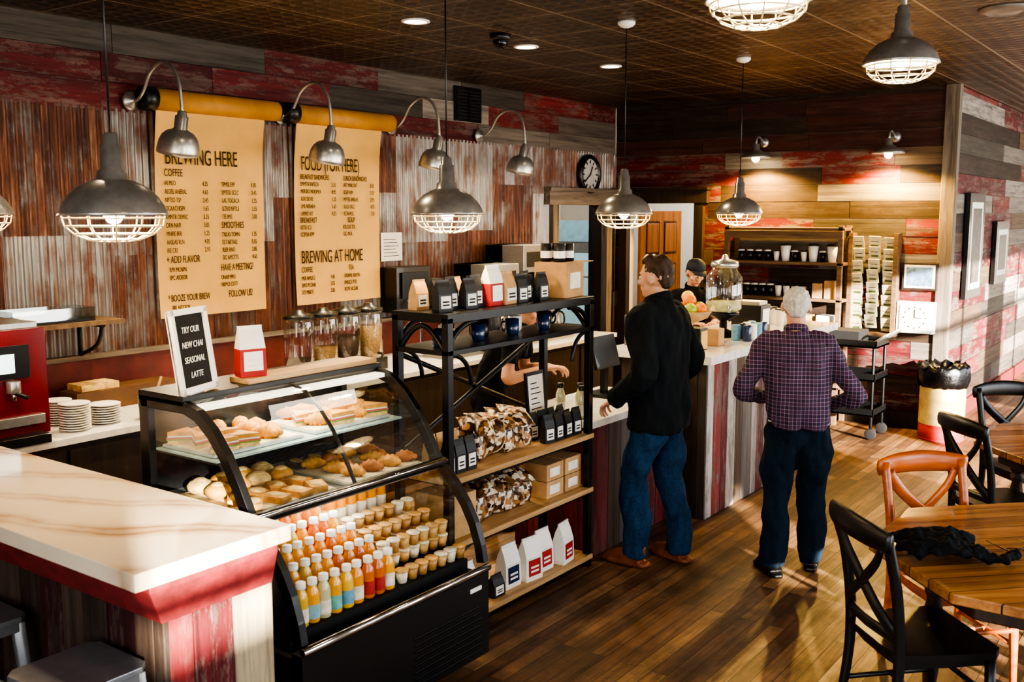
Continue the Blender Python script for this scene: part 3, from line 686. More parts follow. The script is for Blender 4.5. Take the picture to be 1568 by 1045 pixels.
def cbag(b,x,y,z,w,h,m,lab=None,a=0,d=None,topm=None):
    d=d or w*.6; b.T=TR(x,y,z,a); hw=w/2;hd=d/2
    rings=[]
    for zz,kx,ky in ((0,1,1),(h*.1,1.05,1.05),(h*.55,1.0,.95),(h*.8,.96,.5),(h*.93,.95,.12),(h,.95,.1)):
        rings.append([(-hd*ky,-hw*kx,zz),(hd*ky,-hw*kx,zz),(hd*ky,hw*kx,zz),(-hd*ky,hw*kx,zz)])
    if topm: b.loft(rings[:3],m,False); b.loft(rings[2:],topm,False)
    else: b.loft(rings,m,False)
    if lab:
        b.add([(hd*1.09,-hw*.75,h*.12),(hd*1.09,hw*.75,h*.12),(hd*1.02,hw*.75,h*.5),(hd*1.02,-hw*.75,h*.5)],[(0,1,2,3)],lab)
        ins=PAPER if lab is not LBK else INK
        for k_ in (.2,.3): b.add([(hd*1.1,-hw*.5,h*k_),(hd*1.1,hw*.5,h*k_),(hd*1.095,hw*.5,h*(k_+.05)),(hd*1.095,-hw*.5,h*(k_+.05))],[(0,1,2,3)],ins)
    b.T=Matrix()
LBK=pm('label_white_small','#e8e4da',.6); BBAG=pm('black_bag_paper','#1a1b1e',.5,0,.2,30); KB=pm('kraft_bag','#c29a6b',.75,0,.15,15)
b=B(); cbag(b,-3.43,2.78,1.396,.115,.22,REDM,WHT,-.3,topm=WHT); b.obj('coffee_bag')
# ---------------------------------------------------------------- rack
b=B(); X0,X1,YA,YB=-3.36,-3.0,3.6,4.92
for x in (X0+.02,X1-.02):
    for y in (YA+.02,YB-.02): b.box((x-.02,y-.02,0),(x+.02,y+.02,1.6),BLK)
b.box((X0,YA,1.575),(X1,YB,1.62),BLK); b.box((X0+.02,YA,1.42),(X1,YB,1.445),BLK)
for z in (.785,.46,.05):
    b.box((X0+.0,YA+.0,z),(X1+.01,YB,z+.028),WOODS); b.box((X0+.01,YA+.04,z-.02),(X1-.01,YB-.04,z),BLK)
for y in (YA+.02,YB-.02):
    b.tube([(X1-.04-.28*i/12,y,1.44+.115*math.sin(pi*i/12)) for i in range(13)],.014,BLK,8)
for x in (X1-.02,X0+.02):
    for (ya,s_) in ((YA+.04,1),(YB-.04,-1)):
        b.tube([(x,ya+s_*.16*math.sin(t*pi/2/6),1.42-.16*(1-math.cos(t*pi/2/6))-.0) for t in range(7)][::-1],.012,BLK,8)
        b.tube([(x,ya+s_*.2*(1-math.cos(t*pi/2/6)),1.45+.12*math.sin(t*pi/2/6)) for t in range(7)],.014,BLK,8)
b.tube([(X0+.02,YA+.04,.9),(X0+.02,YB-.04,1.4)],.014,BLK,8); b.tube([(X0+.01,YA+.04,1.4),(X0+.01,YB-.04,.9)],.014,BLK,8)
b.tube([(X0+.02,YA+.04,.12),(X0+.02,YB-.04,.46)],.012,BLK,8)
b.obj('retail_shelving_rack',bevel=.002)
b=B(); zt=1.621
for i,y in enumerate((3.66,3.76,3.86,3.96,4.30,4.40,4.50)):
    if i in (4,): cbag(b,-3.12,4.22,zt,.13,.17,KB,LBK,.1)
    cbag(b,-3.1-(i%2)*.04,y+.02,zt,.085,.155+.01*(i%2),BBAG,LBK,R.uniform(-.2,.2))
cbag(b,-3.12,4.1,zt,.12,.21,REDM,WHT,.05,topm=WHT)
for i in range(6): cbag(b,-3.27,3.7+i*.14,zt,.09,.15,BBAG if i%2 else KB,LBK)
b.obj('coffee_bags_display')
b=B(); b.T=TR(-3.15,4.78,zt,.15); b.box((-.1,-.12,0),(.1,.12,.2),KBOX); b.box((.1,-.12,.2),(.16,.12,.205),KBOX); b.box((.1005,-.07,.05),(.102,.07,.14),LBK); b.T=Matrix()
for i in range(4): b.lathe([(.03,0),(.033,.002),(.033,.1),(.03,.102)],BBAG,14,(-3.2+(i%2)*.09,4.72+(i//2)*.09,zt+.202)); b.lathe([(.0335,.02),(.0335,.06)],WHT,14,(-3.2+(i%2)*.09,4.72+(i//2)*.09,zt+.202),cap=False)
b.obj('canned_goods_box')
def mug(b,x,y,z,r,h,m,a=0):
    b.T=TR(x,y,z,a); b.lathe([(r*.85,0),(r,.01),(r,h),(r*.9,h),(r*.86,.02),(.005,.015)],m,16,cap=False)
    b.tube([(r,0,h*.8),(r*1.5,0,h*.75),(r*1.6,0,h*.5),(r*1.4,0,h*.25),(r,0,h*.2)],.006,m,6,3); b.T=Matrix()
NAVY=pm('navy_glaze','#1c2f55',.2,0,.1,8,coat=.5)
b=B()
for i in range(8): mug(b,-3.15-(i%2)*.09,3.72+i*.15,1.446,.038,.085,[NAVY,WHT,NAVY,BLKP][i%4],R.uniform(0,6))
b.obj('stoneware_mugs')
def pillow(b,x,y,z,s,m,T):
    T0=b.T; b.T=Matrix.Translation((x,y,z))@T@Matrix.Scale(s,4); rg=[]
    for u_,t_,w_ in ((-.085,.002,.055),(-.075,.006,.056),(-.055,.026,.052),(0,.038,.05),(.055,.026,.052),(.075,.006,.056),(.085,.002,.055)):
        rg.append([(w_*math.cos(a),u_,t_*math.sin(a)) for a in [2*pi*i/12 for i in range(12)]])
    b.loft(rg,m,True); b.T=T0
def packpile(b,x0,x1,y0,y1,z,layers):
    for L in range(layers):
        ny=6-L
        for j in range(ny):
            for i in range(2):
                y=y0+(y1-y0)*(j+.5+L*.5)/6; x=x0+(x1-x0)*(i+.5)/2
                pillow(b,x,y,z+.087+L*.085,.95,M_foil,TR(0,0,0,R.uniform(1.2,1.9)-pi/2*(L%2)*.3,D(90)+R.uniform(-.35,.3) if L<1 else R.uniform(.1,.6),R.uniform(-.25,.25)))
packpile(b:=B(),X0+.08,X1-.07,3.95,4.45,.815,2); b.obj('wrapped_snack_pile')
packpile(b:=B(),X0+.08,X1-.07,3.95,4.45,.49,2); b.obj('wrapped_snack_pile')
b=B()
for i in range(4):
    for L in range(2): cbag(b,-3.07-.11*L,4.55+i*.095,.814 ,.075,.16,BBAG,LBK,R.uniform(-.2,.2))
for i in range(3): cbag(b,-3.07,3.67+i*.085,.814,.075,.17+.0*i,BBAG,LBK)
for i in range(3): cbag(b,-3.18,3.67+i*.085,.814,.075,.19,KB,LBK)
b.obj('retail_coffee_pouches')
b=B(); b.T=TR(-3.27,4.74,.814,0,0,D(-5)); b.box((-.008,-.09,0),(.008,.09,.36),BLKP); b.box((.008,-.075,.02),(.01,.075,.34),PAPER)
for i in range(9): b.box((.0105,-.055,.05+i*.03),(.011,.05-.02*(i%3),.056+i*.03),INK)
b.T=Matrix(); b.obj('framed_price_sign')
b=B()
for i in range(2):
    for L in range(2): b.box((-3.25,4.53+i*.19,.489+L*.1),(-3.06,4.70+i*.19,.585+L*.1),KBOX if (i+L)%2 else KB); b.box((-3.059,4.56+i*.19,.51+L*.1),(-3.058,4.66+i*.19,.56+L*.1),LBK)
b.box((-3.28,3.66,.489),(-3.04,3.86,.7),KB); b.box((-3.28,3.66,.7),(-3.04,3.86,.705),KBOX)
b.obj('retail_cartons',bevel=.002)
b=B()
for i,(y,m_,l_) in enumerate(((3.7,WHT,REDM),(3.83,WHT,REDM),(4.05,BBAG,LBK),(4.2,WHT,NAVY),(4.36,WHT,REDM),(4.52,WHT,REDM),(4.7,WHT,REDM))): cbag(b,-3.06-.03*(i%2),y,.079,.13 if i!=2 else .09,.24 if i!=2 else .12,m_,l_,R.uniform(-.15,.15))
b.obj('white_coffee_bags')
# ---------------------------------------------------------------- back counter equipment
zc=.901
b=B(); b.box((-5.62,2.05,.94),(-5.06,2.76,1.5),REDP); b.box((-5.06,2.3,1.25),(-5.045,2.66,1.42),BLKP); b.box((-5.045,2.4,1.28),(-5.04,2.58,1.38),pm('lcd_screen','#cfe6ee',.3,0,.05,5,em=1.2))
b.box((-5.06,2.1,1.0),(-5.03,2.72,1.05),STEEL); b.box((-5.5,2.1,.901),(-4.98,2.72,.95),BLKP); b.box((-5.6,2.08,1.5),(-5.1,2.74,1.53),STEEL)
for y in (2.25,2.56):
    b.tube([(-5.03,y,1.18),(-5.03,y,1.24)],.035,STEEL,16); b.tube([(-5.03,y,1.18),(-4.9,y,1.17)],.012,BLKP,8); b.tube([(-5.03,y,1.18),(-5.03,y,1.14)],.012,CHR,8)
b.obj('espresso_machine',bevel=.015)
b=B(); b.box((WX+.06,2.8,1.43),(-5.48,3.5,1.455),WOODX)
for y in (2.9,3.38): b.tube([(WX+.065,y,1.42),(-5.52,y,1.42)],.012,BLK); b.tube([(WX+.065,y,1.22),(-5.6,y,1.3),(-5.54,y,1.42)],.012,BLK,8,4); b.tube([(WX+.065,y,1.22),(WX+.065,y,1.43)],.012,BLK)
b.obj('bracket_shelf')
b=B(); b.box((-5.76,2.84,1.456),(-5.54,3.34,1.47),BLK)
for a_,c_ in (((-5.76,2.84),(-5.755,3.34)),((-5.545,2.84),(-5.54,3.34)),((-5.76,2.84),(-5.54,2.845)),((-5.76,3.335),(-5.54,3.34))): b.box((*a_,1.47),(*c_,1.54),GL)
b.obj('glass_tray')
b=B()
for (x,y,n,r) in ((-5.15,2.95,11,.085),(-5.2,3.16,8,.09),(-5.38,2.98,10,.08)):
    for i in range(n): b.lathe([(r*.5,0),(r*.6,.002),(r,.013),(r*.98,.016),(r*.55,.006)],WHT,24,(x,y,zc+i*.014))
b.obj('plate_stacks')
b=B()
for i in range(6): mug(b,-5.2-(i%2)*.11,3.62+(i//2)*.12,zc,.04,.075,[WHT,BLKP,WHT,NAVY][i%4],i)
b.obj('coffee_cups')
b=B(); b.box((-5.75,3.2,zc),(-5.55,3.9,zc+.12),pm('cutting_board_wood','#5d4028',.6)); b.box((-5.74,3.25,zc+.121),(-5.58,3.5,zc+.16),PA[2]); b.obj('bread_box')
b=B(); b.lathe([(.05,0),(.06,.01),(.065,.13),(.06,.13),(.055,.01)],STEEL,20,(-5.12,3.4,zc)); b.tube([(-5.12,3.4,zc+.02),(-5.08,3.46,zc+.24)],.008,WOODS); b.obj('utensil_crock')
for i in range(4):
    b=B(); r=.108; b.box((-.1,-.1,0),(.1,.1,.09),BLKP)
    b.lathe([(r*.9,.09),(r,.12),(r,.42),(r*.93,.45)],GL,24,cap=False); b.lathe([(r*.85,.095),(r*.93,.12),(r*.93,.16+.06*i)],pm('coffee_beans_%d'%(i%2),['#3a2415','#a8845a'][i%2],.5,0,.5,80,.5),24)
    b.lathe([(r*1.02,.445),(r*1.02,.475),(r*.4,.49),(r*.3,.51)],BLKP,24); b.tube([(.09,0,.13),(.14,0,.13),(.14,0,.1)],.012,BLKP); b.obj('glass_beverage_dispenser',loc=(-5.38,4.8+i*.235,.901))
b=B(); b.box((WX+.015,6.13,1.26),(-5.66,6.56,1.64),BLKP); b.box((-5.66,6.18,1.38),(-5.64,6.51,1.6),BLK)
for y in (6.25,6.45): b.tube([(-5.65,y,1.36),(-5.6,y,1.36),(-5.6,y,1.3)],.012,STEEL)
b.obj('black_water_dispenser',bevel=.03)
b=B(); b.box((-5.55,6.2,.901),(-5.15,6.75,.904),STEEL); b.tube([(-5.68,6.45,.901),(-5.68,6.45,1.18),(-5.62,6.45,1.26),(-5.52,6.45,1.24),(-5.5,6.45,1.17)],.013,CHR,10,4)
for y in (6.35,6.55): b.tube([(-5.68,y,.901),(-5.68,y,.95),(-5.63,y,.96)],.012,CHR)
b.obj('sink_faucet')
def brewer(x,y,h,nm_,m):
    b=B(); b.box((-.22,-.2,0),(.22,.2,.05),BLKP); b.box((-.22,-.2,.05),(-.02,.2,h),m); b.box((-.22,-.2,h-.25),(.22,.2,h),m); b.box((.221,-.15,h-.2),(.225,.15,h-.06),BLKP)
    b.lathe([(.09,0),(.095,.02),(.09,.22),(.05,.27)],STEEL,20,(.09,0,.05)); b.tube([(.17,0,.1),(.23,0,.12),(.23,0,.22),(.16,0,.25)],.01,BLKP,8,3); b.lathe([(.08,0),(.09,.06),(.05,.08)],BLKP,18,(.08,0,h-.33))
    b.obj(nm_,loc=(x,y,.901),bevel=.008)
brewer(-5.5,7.15,.74,'coffee_brewer',STEEL); brewer(-5.5,7.62,.9,'coffee_brewer',STEEL); brewer(-5.5,8.08,.84,'coffee_brewer',BLKP)
def grinder(x,y,z):
    b=B(); b.box((-.1,-.08,0),(.12,.08,.04),BLKP); b.lathe([(.07,0),(.075,.1),(.075,.28),(.06,.32)],BLKP,20,(-.02,0,.04)); b.lathe([(.05,0),(.1,.12),(.1,.2),(.085,.21)],GL,20,(-.02,0,.36)); b.lathe([(.045,.01),(.08,.1)],MC['coffee_beans_0'],20,(-.02,0,.36)); b.lathe([(.1,.2),(.1,.22),(.02,.235)],BLKP,20,(-.02,0,.36)); b.tube([(.05,0,.2),(.12,0,.17)],.02,BLKP)
    b.obj('coffee_grinder',loc=(x,y,z))
grinder(-5.17,6.83,.906)
# service counter things
b=B(); b.box((-.1,-.1,0),(.1,.1,.02),BLKP); b.box((-.02,-.02,.02),(.02,.02,.2),BLKP); b.T=TR(0,0,.3,0,0,D(-15)); b.box((-.012,-.15,-.11),(.012,.15,.11),BLKP); b.box((-.0125,-.14,-.1),(-.0135,.14,.1),pm('tablet_screen','#8fa3ad',.2,em=.4)); b.T=Matrix(); b.obj('point_of_sale_terminal',loc=(-3.42,5.75,.866),rot=D(0),bevel=.004)
b=B(); b.box((-.14,-.12,0),(.14,.12,.22),pm('grey_appliance','#777a7c',.4,.5)); b.box((-.13,-.05,.22),(.13,-.01,.225),BLKM); b.box((-.13,.02,.22),(.13,.06,.225),BLKM); b.box((.14,-.02,.1),(.17,.02,.13),BLKP); b.obj('toaster',loc=(-3.42,6.38,1.146),bevel=.02)
b=B()
for i,(x,y) in enumerate(((-3.14,5.02),(-3.2,5.1),(-3.3,5.03))): bottle(b,x,y,.866,.2,.03,JU[4],LBK,BLKP)
b.obj('syrup_bottles')
# order counter
b=B(); z=1.146; x,y=-3.2,7.17
b.lathe([(.1,0),(.11,.02),(.03,.06),(.03,.12),(.12,.17),(.12,.19)],BLK,24,(x,y,z)); b.lathe([(.11,.19),(.14,.22),(.14,.46),(.1,.51),(.09,.54)],GL,28,(x,y,z),cap=False)
b.lathe([(.1,.195),(.13,.22),(.13,.27)],pm('lemonade','#d8d6a0',.1),24,(x,y,z)); b.lathe([(.1,.535),(.11,.55),(.1,.58),(.03,.6),(.02,.63),(.005,.635)],STEEL,24,(x,y,z)); b.tube([(x+.08,y-.1,z+.24),(x+.11,y-.14,z+.24),(x+.11,y-.14,z+.2)],.012,STEEL)
b.obj('glass_drink_dispenser')
OR_=pm('orange_peel','#ee8412',.45,0,.12,60,.3); AP=pm('green_apple','#9bb03a',.3,0,.2,8); BAN=pm('yellow_fruit','#e8bf32',.45,0,.12,9)
b=B(); x,y=-3.32,6.82; b.lathe([(.05,0),(.055,.02),(.02,.05),(.03,.12),(.14,.17),(.17,.22),(.165,.222),(.13,.18),(.02,.14)],WOODS,26,(x,y,z),cap=False)
for i in range(7): a=i*pi*2/6; r_=.09 if i<6 else 0; m_=[OR_,AP,OR_,BAN,OR_,AP,OR_][i]; b.ell((x+r_*math.cos(a),y+r_*math.sin(a),z+.235+(0 if i<6 else .06)),(.052,.052,.05),m_)
b.ell((x-.04,y+.05,z+.32),(.048,.048,.046),BAN); b.obj('fruit_bowl')
b=B(); b.box((-3.12,6.3,1.146),(-2.98,6.42,1.3),BLKP); b.box((-2.979,6.31,1.15),(-2.975,6.41,1.28),KRAFT)
b.box((-3.12,6.58,1.146),(-2.97,6.68,1.27),KBOX); b.obj('napkin_dispenser',bevel=.004)
b=B()
for i in range(8): x=-2.93-(i%2)*.09;y=7.0+(i//2)*.1; b.lathe([(.03,0),(.033,.004),(.033,.11),(.028,.118)],[NAVY,LA[0],WHT][i%3],14,(x,y,1.146))
b.obj('canned_drinks')
b=B()
for i in range(4): b.lathe([(.028,0),(.042,.13),(.045,.13),(.045,.138)],WHT,14,(-3.1-(i%2)*.12,8.1+(i//2)*.12,1.146)); b.lathe([(.045,.136),(.045,.148),(.03,.15)],BLKP,14,(-3.1-(i%2)*.12,8.1+(i//2)*.12,1.146))
b.lathe([(.05,0),(.06,.12),(.04,.16)],REDM,14,(-3.4,8.3,1.146)); b.obj('paper_cups')
b=B(); b.box((-3.3,7.55,1.146),(-3.05,7.75,1.36),BLKP); b.box((-3.049,7.58,1.2),(-3.045,7.72,1.33),WHT); b.box((-3.28,7.57,1.36),(-3.07,7.73,1.39),STEEL); b.obj('card_reader_station',bevel=.01)
# ---------------------------------------------------------------- far wall furniture
b=B(); xa,xb=-4.35,-3.12; ya,yb=9.72,FY-.03
for x in (xa,xb-.05):
    for y in (ya,yb-.04): b.box((x,y,0),(x+.05,y+.04,1.97),WOODX)
for z_ in (.35,.9,1.22,1.58,1.92): b.box((xa,ya,z_),(xb,yb,z_+.03),WOODX)
b.box((xa,ya-.01,1.84),(xb,ya+.01,1.92),WOODX); b.obj('wooden_shelf_unit',bevel=.004)
b=B()
def cup(b,x,y,z,m,s=1):
    b.lathe([(.028*s,0),(.04*s,.12*s)],m,14,(x,y,z)); b.lathe([(.043*s,.12*s),(.043*s,.13*s),(.03*s,.138*s)],BLKP if m is WHT else WHT,14,(x,y,z))
for i in range(11): cup(b,xa+.15+i*.095,9.82,1.611,WHT if i in(4,5,7,8,10) else BLKP,1.3 if i in (5,8,10) else .8)
for i in range(9): cup(b,xa+.13+i*.085,9.84,1.251,BLKP if i<5 else WHT,.9)
b.obj('takeaway_cups')
b=B()
for i in range(2): b.box((xb-.3+i*.12,9.76,1.251),(xb-.2+i*.12,9.88,1.4+.03*i),KBOX)
for i in range(5): b.box((xa+.1+i*.22,9.76,.931),(xa+.27+i*.22,9.93,1.08),[KBOX,WHT,BBAG][i%3])
for i in range(5): b.box((xa+.1+i*.22,9.76,.381),(xa+.27+i*.22,9.93,.6),[KBOX,BBAG][i%2])
b.obj('storage_boxes',bevel=.003)
PK=pm('seed_packet','#c9c3a0',.6,0,.2,30); GP=pm('packet_green','#4e5d3a',.6)
b=B(); xs=(-3.06,-2.91,-2.76)
for x in (-3.1,-2.67): b.box((x-.02,9.9,.9),(x+.02,FY-.005,1.9),WOODX)
b.box((-3.1,9.9,.9),(-2.67,FY-.005,.93),WOODX); b.box((-3.1,9.98,1.2),(-2.67,FY-.01,1.24),WOODX); b.box((-3.1,9.98,1.6),(-2.67,FY-.01,1.64),WOODX)
for ci,x in enumerate(xs):
    for i in range(8):
        b.T=TR(x+.025+R.uniform(-.008,.008),9.95,1.0+i*.112+.02*(ci%2)+R.uniform(-.012,.012),R.uniform(-.08,.08),D(20),R.uniform(-.06,.06)); b.box((-.055,-.006,-.06),(.055,.006,.075),PK); b.box((-.035,-.007,-.03),(.035,-.0065,-.01),GP); b.box((-.035,-.007,.02),(.035,-.0065,.026),INK)
b.T=Matrix(); b.obj('packet_display_rack')
b=B(); b.box((-2.62,9.985,1.36),(-2.3,FY-.005,1.62),DKTRIM); b.box((-2.6,9.98,1.38),(-2.32,9.986,1.6),PAPER); b.box((-2.58,9.978,1.4),(-2.34,9.981,1.58),pm('photo_print','#6f8ea8',.4,0,.5,25)); b.obj('framed_photo',bevel=.003)
b=B(); b.box((-2.64,9.93,.95),(-2.3,FY-.005,1.25),WHT); b.box((-2.61,9.92,.98),(-2.33,9.932,1.22),PAPER)
for i in range(12): a=i*pi/6; b.cb((-2.47+.1*math.sin(a),9.917,1.1+.1*math.cos(a)),(.012,.004,.012),INK)
b.box((-2.474,9.914,1.1),(-2.466,9.918,1.18),INK); b.box((-2.47,9.914,1.096),(-2.41,9.918,1.104),INK); b.obj('square_clock',bevel=.006)
def frame_side(y0,y1,z0,z1):
    b=B(); b.box((SX+.008,y0,z0),(SX+.05,y1,z1),BLKP); b.box((SX+.05,y0+.09,z0+.09),(SX+.052,y1-.09,z1-.09),PAPER); b.box((SX+.052,y0+.15,z0+.15),(SX+.054,y1-.15,z1-.15),pm('art_print','#4f4942',.5,0,.5,12)); b.obj('framed_picture',bevel=.004)
frame_side(10.6,11.3,1.24,2.29); frame_side(12.0,12.7,1.31,2.0)
# cart
b=B()
for z_ in (.22,.55,.86):
    b.box((-3.3,9.25,z_),(-2.62,9.66,z_+.02),BLKP)
    for a_,c_ in (((-3.3,9.25),(-2.62,9.265)),((-3.3,9.645),(-2.62,9.66)),((-3.3,9.25),(-3.285,9.66)),((-2.635,9.25),(-2.62,9.66))): b.box((*a_,z_),(*c_,z_+.07),BLKP)
for x in (-3.27,-2.65):
    for y in (9.28,9.63):
        b.tube([(x,y,.1),(x,y,.9)],.016,BLK); b.T=TR(x,y,.055,0,pi/2); b.lathe([(.02,-.016),(.053,-.014),(.053,.014),(.02,.016)],BLKM,18); b.T=Matrix()
b.tube([(-2.64,9.28,.92),(-2.52,9.28,1.0),(-2.52,9.63,1.0),(-2.64,9.63,.92)],.013,STEEL,8,4)
b.box((-3.2,9.3,.88),(-2.8,9.6,1.0),BLKM); b.obj('utility_cart',bevel=.003)
# trash
b=B(); b.lathe([(.19,0),(.2,.01),(.2,.15)],REDM,30); b.lathe([(.2,.15),(.203,.16),(.2,.17),(.2,.38),(.204,.39),(.2,.4),(.2,.6)],pm('cream_drum','#d9c07a',.45,.2),30,cap=False); b.lathe([(.201,.0),(.201,.02)],REDM,30)
rings=[]
for z_,r_,am in ((.5,.212,.006),(.56,.222,.01),(.62,.225,.012),(.68,.222,.014),(.71,.2,.02),(.67,.16,.03),(.63,.1,.02),(.64,.02,.0)):
    rings.append([((r_+am*math.sin(j*2.7+z_*20))*math.cos(2*pi*j/40),(r_+am*math.sin(j*2.7+z_*20))*math.sin(2*pi*j/40),z_+am*.9*math.sin(j*1.9)) for j in range(40)])
b.loft(rings,pm('black_bag_plastic','#0c0c0e',.22,0,.2,20,.4),True); b.obj('trash_can',loc=(-2.14,9.74,0))
# ---------------------------------------------------------------- tables & chairs
def table(x,y,rot,name='dining_table'):
    b=B(); Rr=.76; b.prism([(Rr*math.cos(pi/8+i*pi/4),Rr*math.sin(pi/8+i*pi/4)) for i in range(8)],.71,.75,WOODT)
    r2=.62; b.prism([(r2*math.cos(pi/8+i*pi/4),r2*math.sin(pi/8+i*pi/4)) for i in range(8)],.62,.71,WOODD)
    for a in range(4):
        an=a*pi/2-D(45)*1; px,py=.5*math.cos(an),.5*math.sin(an)
        b.lathe([(.025,0),(.032,.03),(.028,.08),(.036,.16),(.045,.3),(.04,.4),(.028,.46),(.042,.49),(.03,.52),(.045,.54),(.045,.68)],WOODD,16,(px,py,0))
    return b.obj(name,loc=(x,y,0),rot=rot,bevel=.006)
table(-.45,4.38,D(45)); table(-.5,6.62,D(45))
def chair_b(m):
    b=B(); pts=[(-.2,-.2),(-.1,-.215),(.1,-.215),(.2,-.2),(.225,0),(.225,.18),(.19,.215),(-.19,.215),(-.225,.18),(-.225,0)]
    b.prism(pts,.435,.465,m); b.prism([(p[0]*.86,p[1]*.86) for p in pts],.4,.435,m)
    for s_ in (-1,1):
        b.tube([(s_*.19,.18,.43),(s_*.195,.185,.25),(s_*.2,.195,0)],[.021,.02,.015],m,10)
        b.tube([(s_*.19,-.24,0),(s_*.185,-.2,.25),(s_*.185,-.19,.46),(s_*.19,-.215,.7),(s_*.195,-.27,.93)],[.017,.02,.022,.021,.02],m,10,4)
        b.tube([(s_*.195,.185,.2),(s_*.187,-.2,.2)],.011,m,8)
        b.tube([(s_*.185,-.205,.53),(s_*.11,-.235,.6),(0,-.25,.69),(-s_*.12,-.265,.8),(-s_*.17,-.275,.88)],.024,m,8,4,flat=(1.1,.5,(0,0,1)))
    b.tube([(-.195,0,.2),(.195,0,.2)],.011,m,8); b.tube([(-.19,.19,.27),(.19,.19,.27)],.011,m,8)
    b.tube([(-.185,-.2,.52),(0,-.22,.52),(.185,-.2,.52)],.022,m,8,3,flat=(1.1,.6,(0,0,1)))
    b.tube([(-.225,-.27,.905),(-.12,-.3,.915),(0,-.31,.92),(.12,-.3,.915),(.225,-.27,.905)],[.036,.045,.048,.045,.036],m,10,4,flat=(1.1,.42,(0,0,1)))
    return b
ch=chair_b(BLKW).obj('dining_chair',loc=(-.91,3.97,0),rot=D(-45))
inst(ch,(-1.0,6.14,0),D(-45)); inst(ch,(-1.02,7.1,0),D(-135)); inst(ch,(.05,4.9,0),D(135))
chair_b(ORW).obj('dining_chair',loc=(-.95,4.69,0),rot=D(-135))
# stools
def stool(x,y,r):
    b=B(); m=pm('gunmetal','#85888c',.3,.6,.15,15); P=lambda h,z:[(-h,-h,z),(h,-h,z),(h,h,z),(-h,h,z)]
    b.prism([(c_*.15,d_*.15) for c_,d_ in ((-1,-.8),(-.8,-1),(.8,-1),(1,-.8),(1,.8),(.8,1),(-.8,1),(-1,.8))],.725,.745,m)
    b.prism([(c_*.14,d_*.14) for c_,d_ in ((-1,-.8),(-.8,-1),(.8,-1),(1,-.8),(1,.8),(.8,1),(-.8,1),(-1,.8))],.69,.725,m)
    for sx in (-1,1):
        for sy in (-1,1): b.tube([(sx*.12,sy*.12,.72),(sx*.17,sy*.16,0)],[.026,.018],m,6,flat=(1,.5,(sx,sy,0)))
    for z_,h in ((.25,.15),(.45,.135)):
        q=P(h,z_)
        for i in range(4): b.tube([q[i],q[(i+1)%4]],.009,m,6)
    b.obj('metal_bar_stool',loc=(x,y,0),rot=r,bevel=.003)
stool(-2.72,1.52,0); stool(-3.38,1.5,0)
# ---------------------------------------------------------------- remeshed blobs
def blob(b,name,voxel,parent,mat,it=4,amp=0,fr=6,seed=0,drop=None,disp=None):
    me=b.mesh('tmp'); ob=bpy.data.objects.new('tmp',me); bpy.context.collection.objects.link(ob)
    md=ob.modifiers.new('r','REMESH'); md.mode='VOXEL'; md.voxel_size=voxel; md.use_smooth_shade=True
    sm=ob.modifiers.new('s','SMOOTH'); sm.iterations=it; sm.factor=.5
    dg=bpy.context.evaluated_depsgraph_get(); dg.update()
    m2=bpy.data.meshes.new_from_object(ob.evaluated_get(dg)); bpy.data.objects.remove(ob)
    m2.materials.clear(); m2.materials.append(mat)
    if amp:
        off=Vector((seed*3.1,seed*1.7,seed)); ns=[v.normal.copy() for v in m2.vertices]
        for v,n in zip(m2.vertices,ns):
            p=v.co; q=Vector((p.x*fr,p.y*fr,p.z*fr*.55))+off
            v.co=p+n*amp*(noise.noise(q)+.5*noise.noise(q*2.3))
    for p in m2.polygons: p.use_smooth=True
    o=bpy.data.objects.new(name,m2); bpy.context.collection.objects.link(o)
    if parent: o.parent=parent
    return o
SK=pm('skin','#c2937a',.5,0,.08,20,sub=.12); SK2=pm('skin_rosy','#cb957a',.5,0,.08,20,sub=.15)
LIP=pm('lips','#9c5348',.5); EYW=pm('eye_white','#e8e4dc',.2); IRS=pm('iris','#2d2018',.15)
def rot_to(dirv,up):
    y=Vector(dirv).normalized(); z=Vector(up); z=(z-y*z.dot(y)).normalized(); x=y.cross(z)
    return Matrix((x,y,z)).transposed().to_4x4()
def hand(name,wrist,dirv,up,side,parent,skin,curl=.5,k=1.0):
    b=B(); b.T=Matrix.Translation(Vector(wrist))@rot_to(dirv,up)@Matrix.Scale(k,4)
    sec=lambda y,w,t,z=0:[(w*math.cos(a),y,z+t*math.sin(a)) for a in [2*pi*i/14 for i in range(14)]]
    b.loft([sec(-.04,.026,.02),sec(0,.027,.018),sec(.03,.036,.017),(sec(.06,.041,.016)),sec(.088,.041,.013),sec(.096,.036,.008)],skin)
    for x,L,y0 in ((.031,.072,.082),(.0105,.08,.088),(-.0105,.074,.086),(-.031,.058,.078)):
        x*=side; p=Vector((x,y0-.02,0)); pts=[p.copy()]; a=.1; sp=x*1.2
        for f,da in ((.02/L,0),(.46,curl*.9),(.30,curl),(.24,curl*.7)):
            a+=da; p=p+Vector((sp*f*.25,math.cos(a)*L*f,-math.sin(a)*L*f)); pts.append(p.copy())
        b.tube(pts,[.009,.0092,.0084,.0078,.0062],skin,10,3)
    t=[Vector((side*.022,.018,-.004))]; 
    for d,L in (((side*.75,.6,-.28),.038),((side*.5,.8,-.35),.03),((side*.2,.9,-.4),.024)): t.append(t[-1]+Vector(d).normalized()*L)
    b.tube(t,[.013,.0115,.0098,.0078],skin,10,3)
    return blob(b,name,.0042,parent,skin,2)
def sring(c,rx,ry,n=22,e=2.4,tilt=0):
    o=[]
    for i in range(n):
        a=2*pi*i/n; ca,sa=math.cos(a),math.sin(a)
        x=rx*math.copysign(abs(ca)**(2/e),ca); y=ry*math.copysign(abs(sa)**(2/e),sa)
        o.append((c[0]+x,c[1]+y,c[2]+tilt*y))
    return o
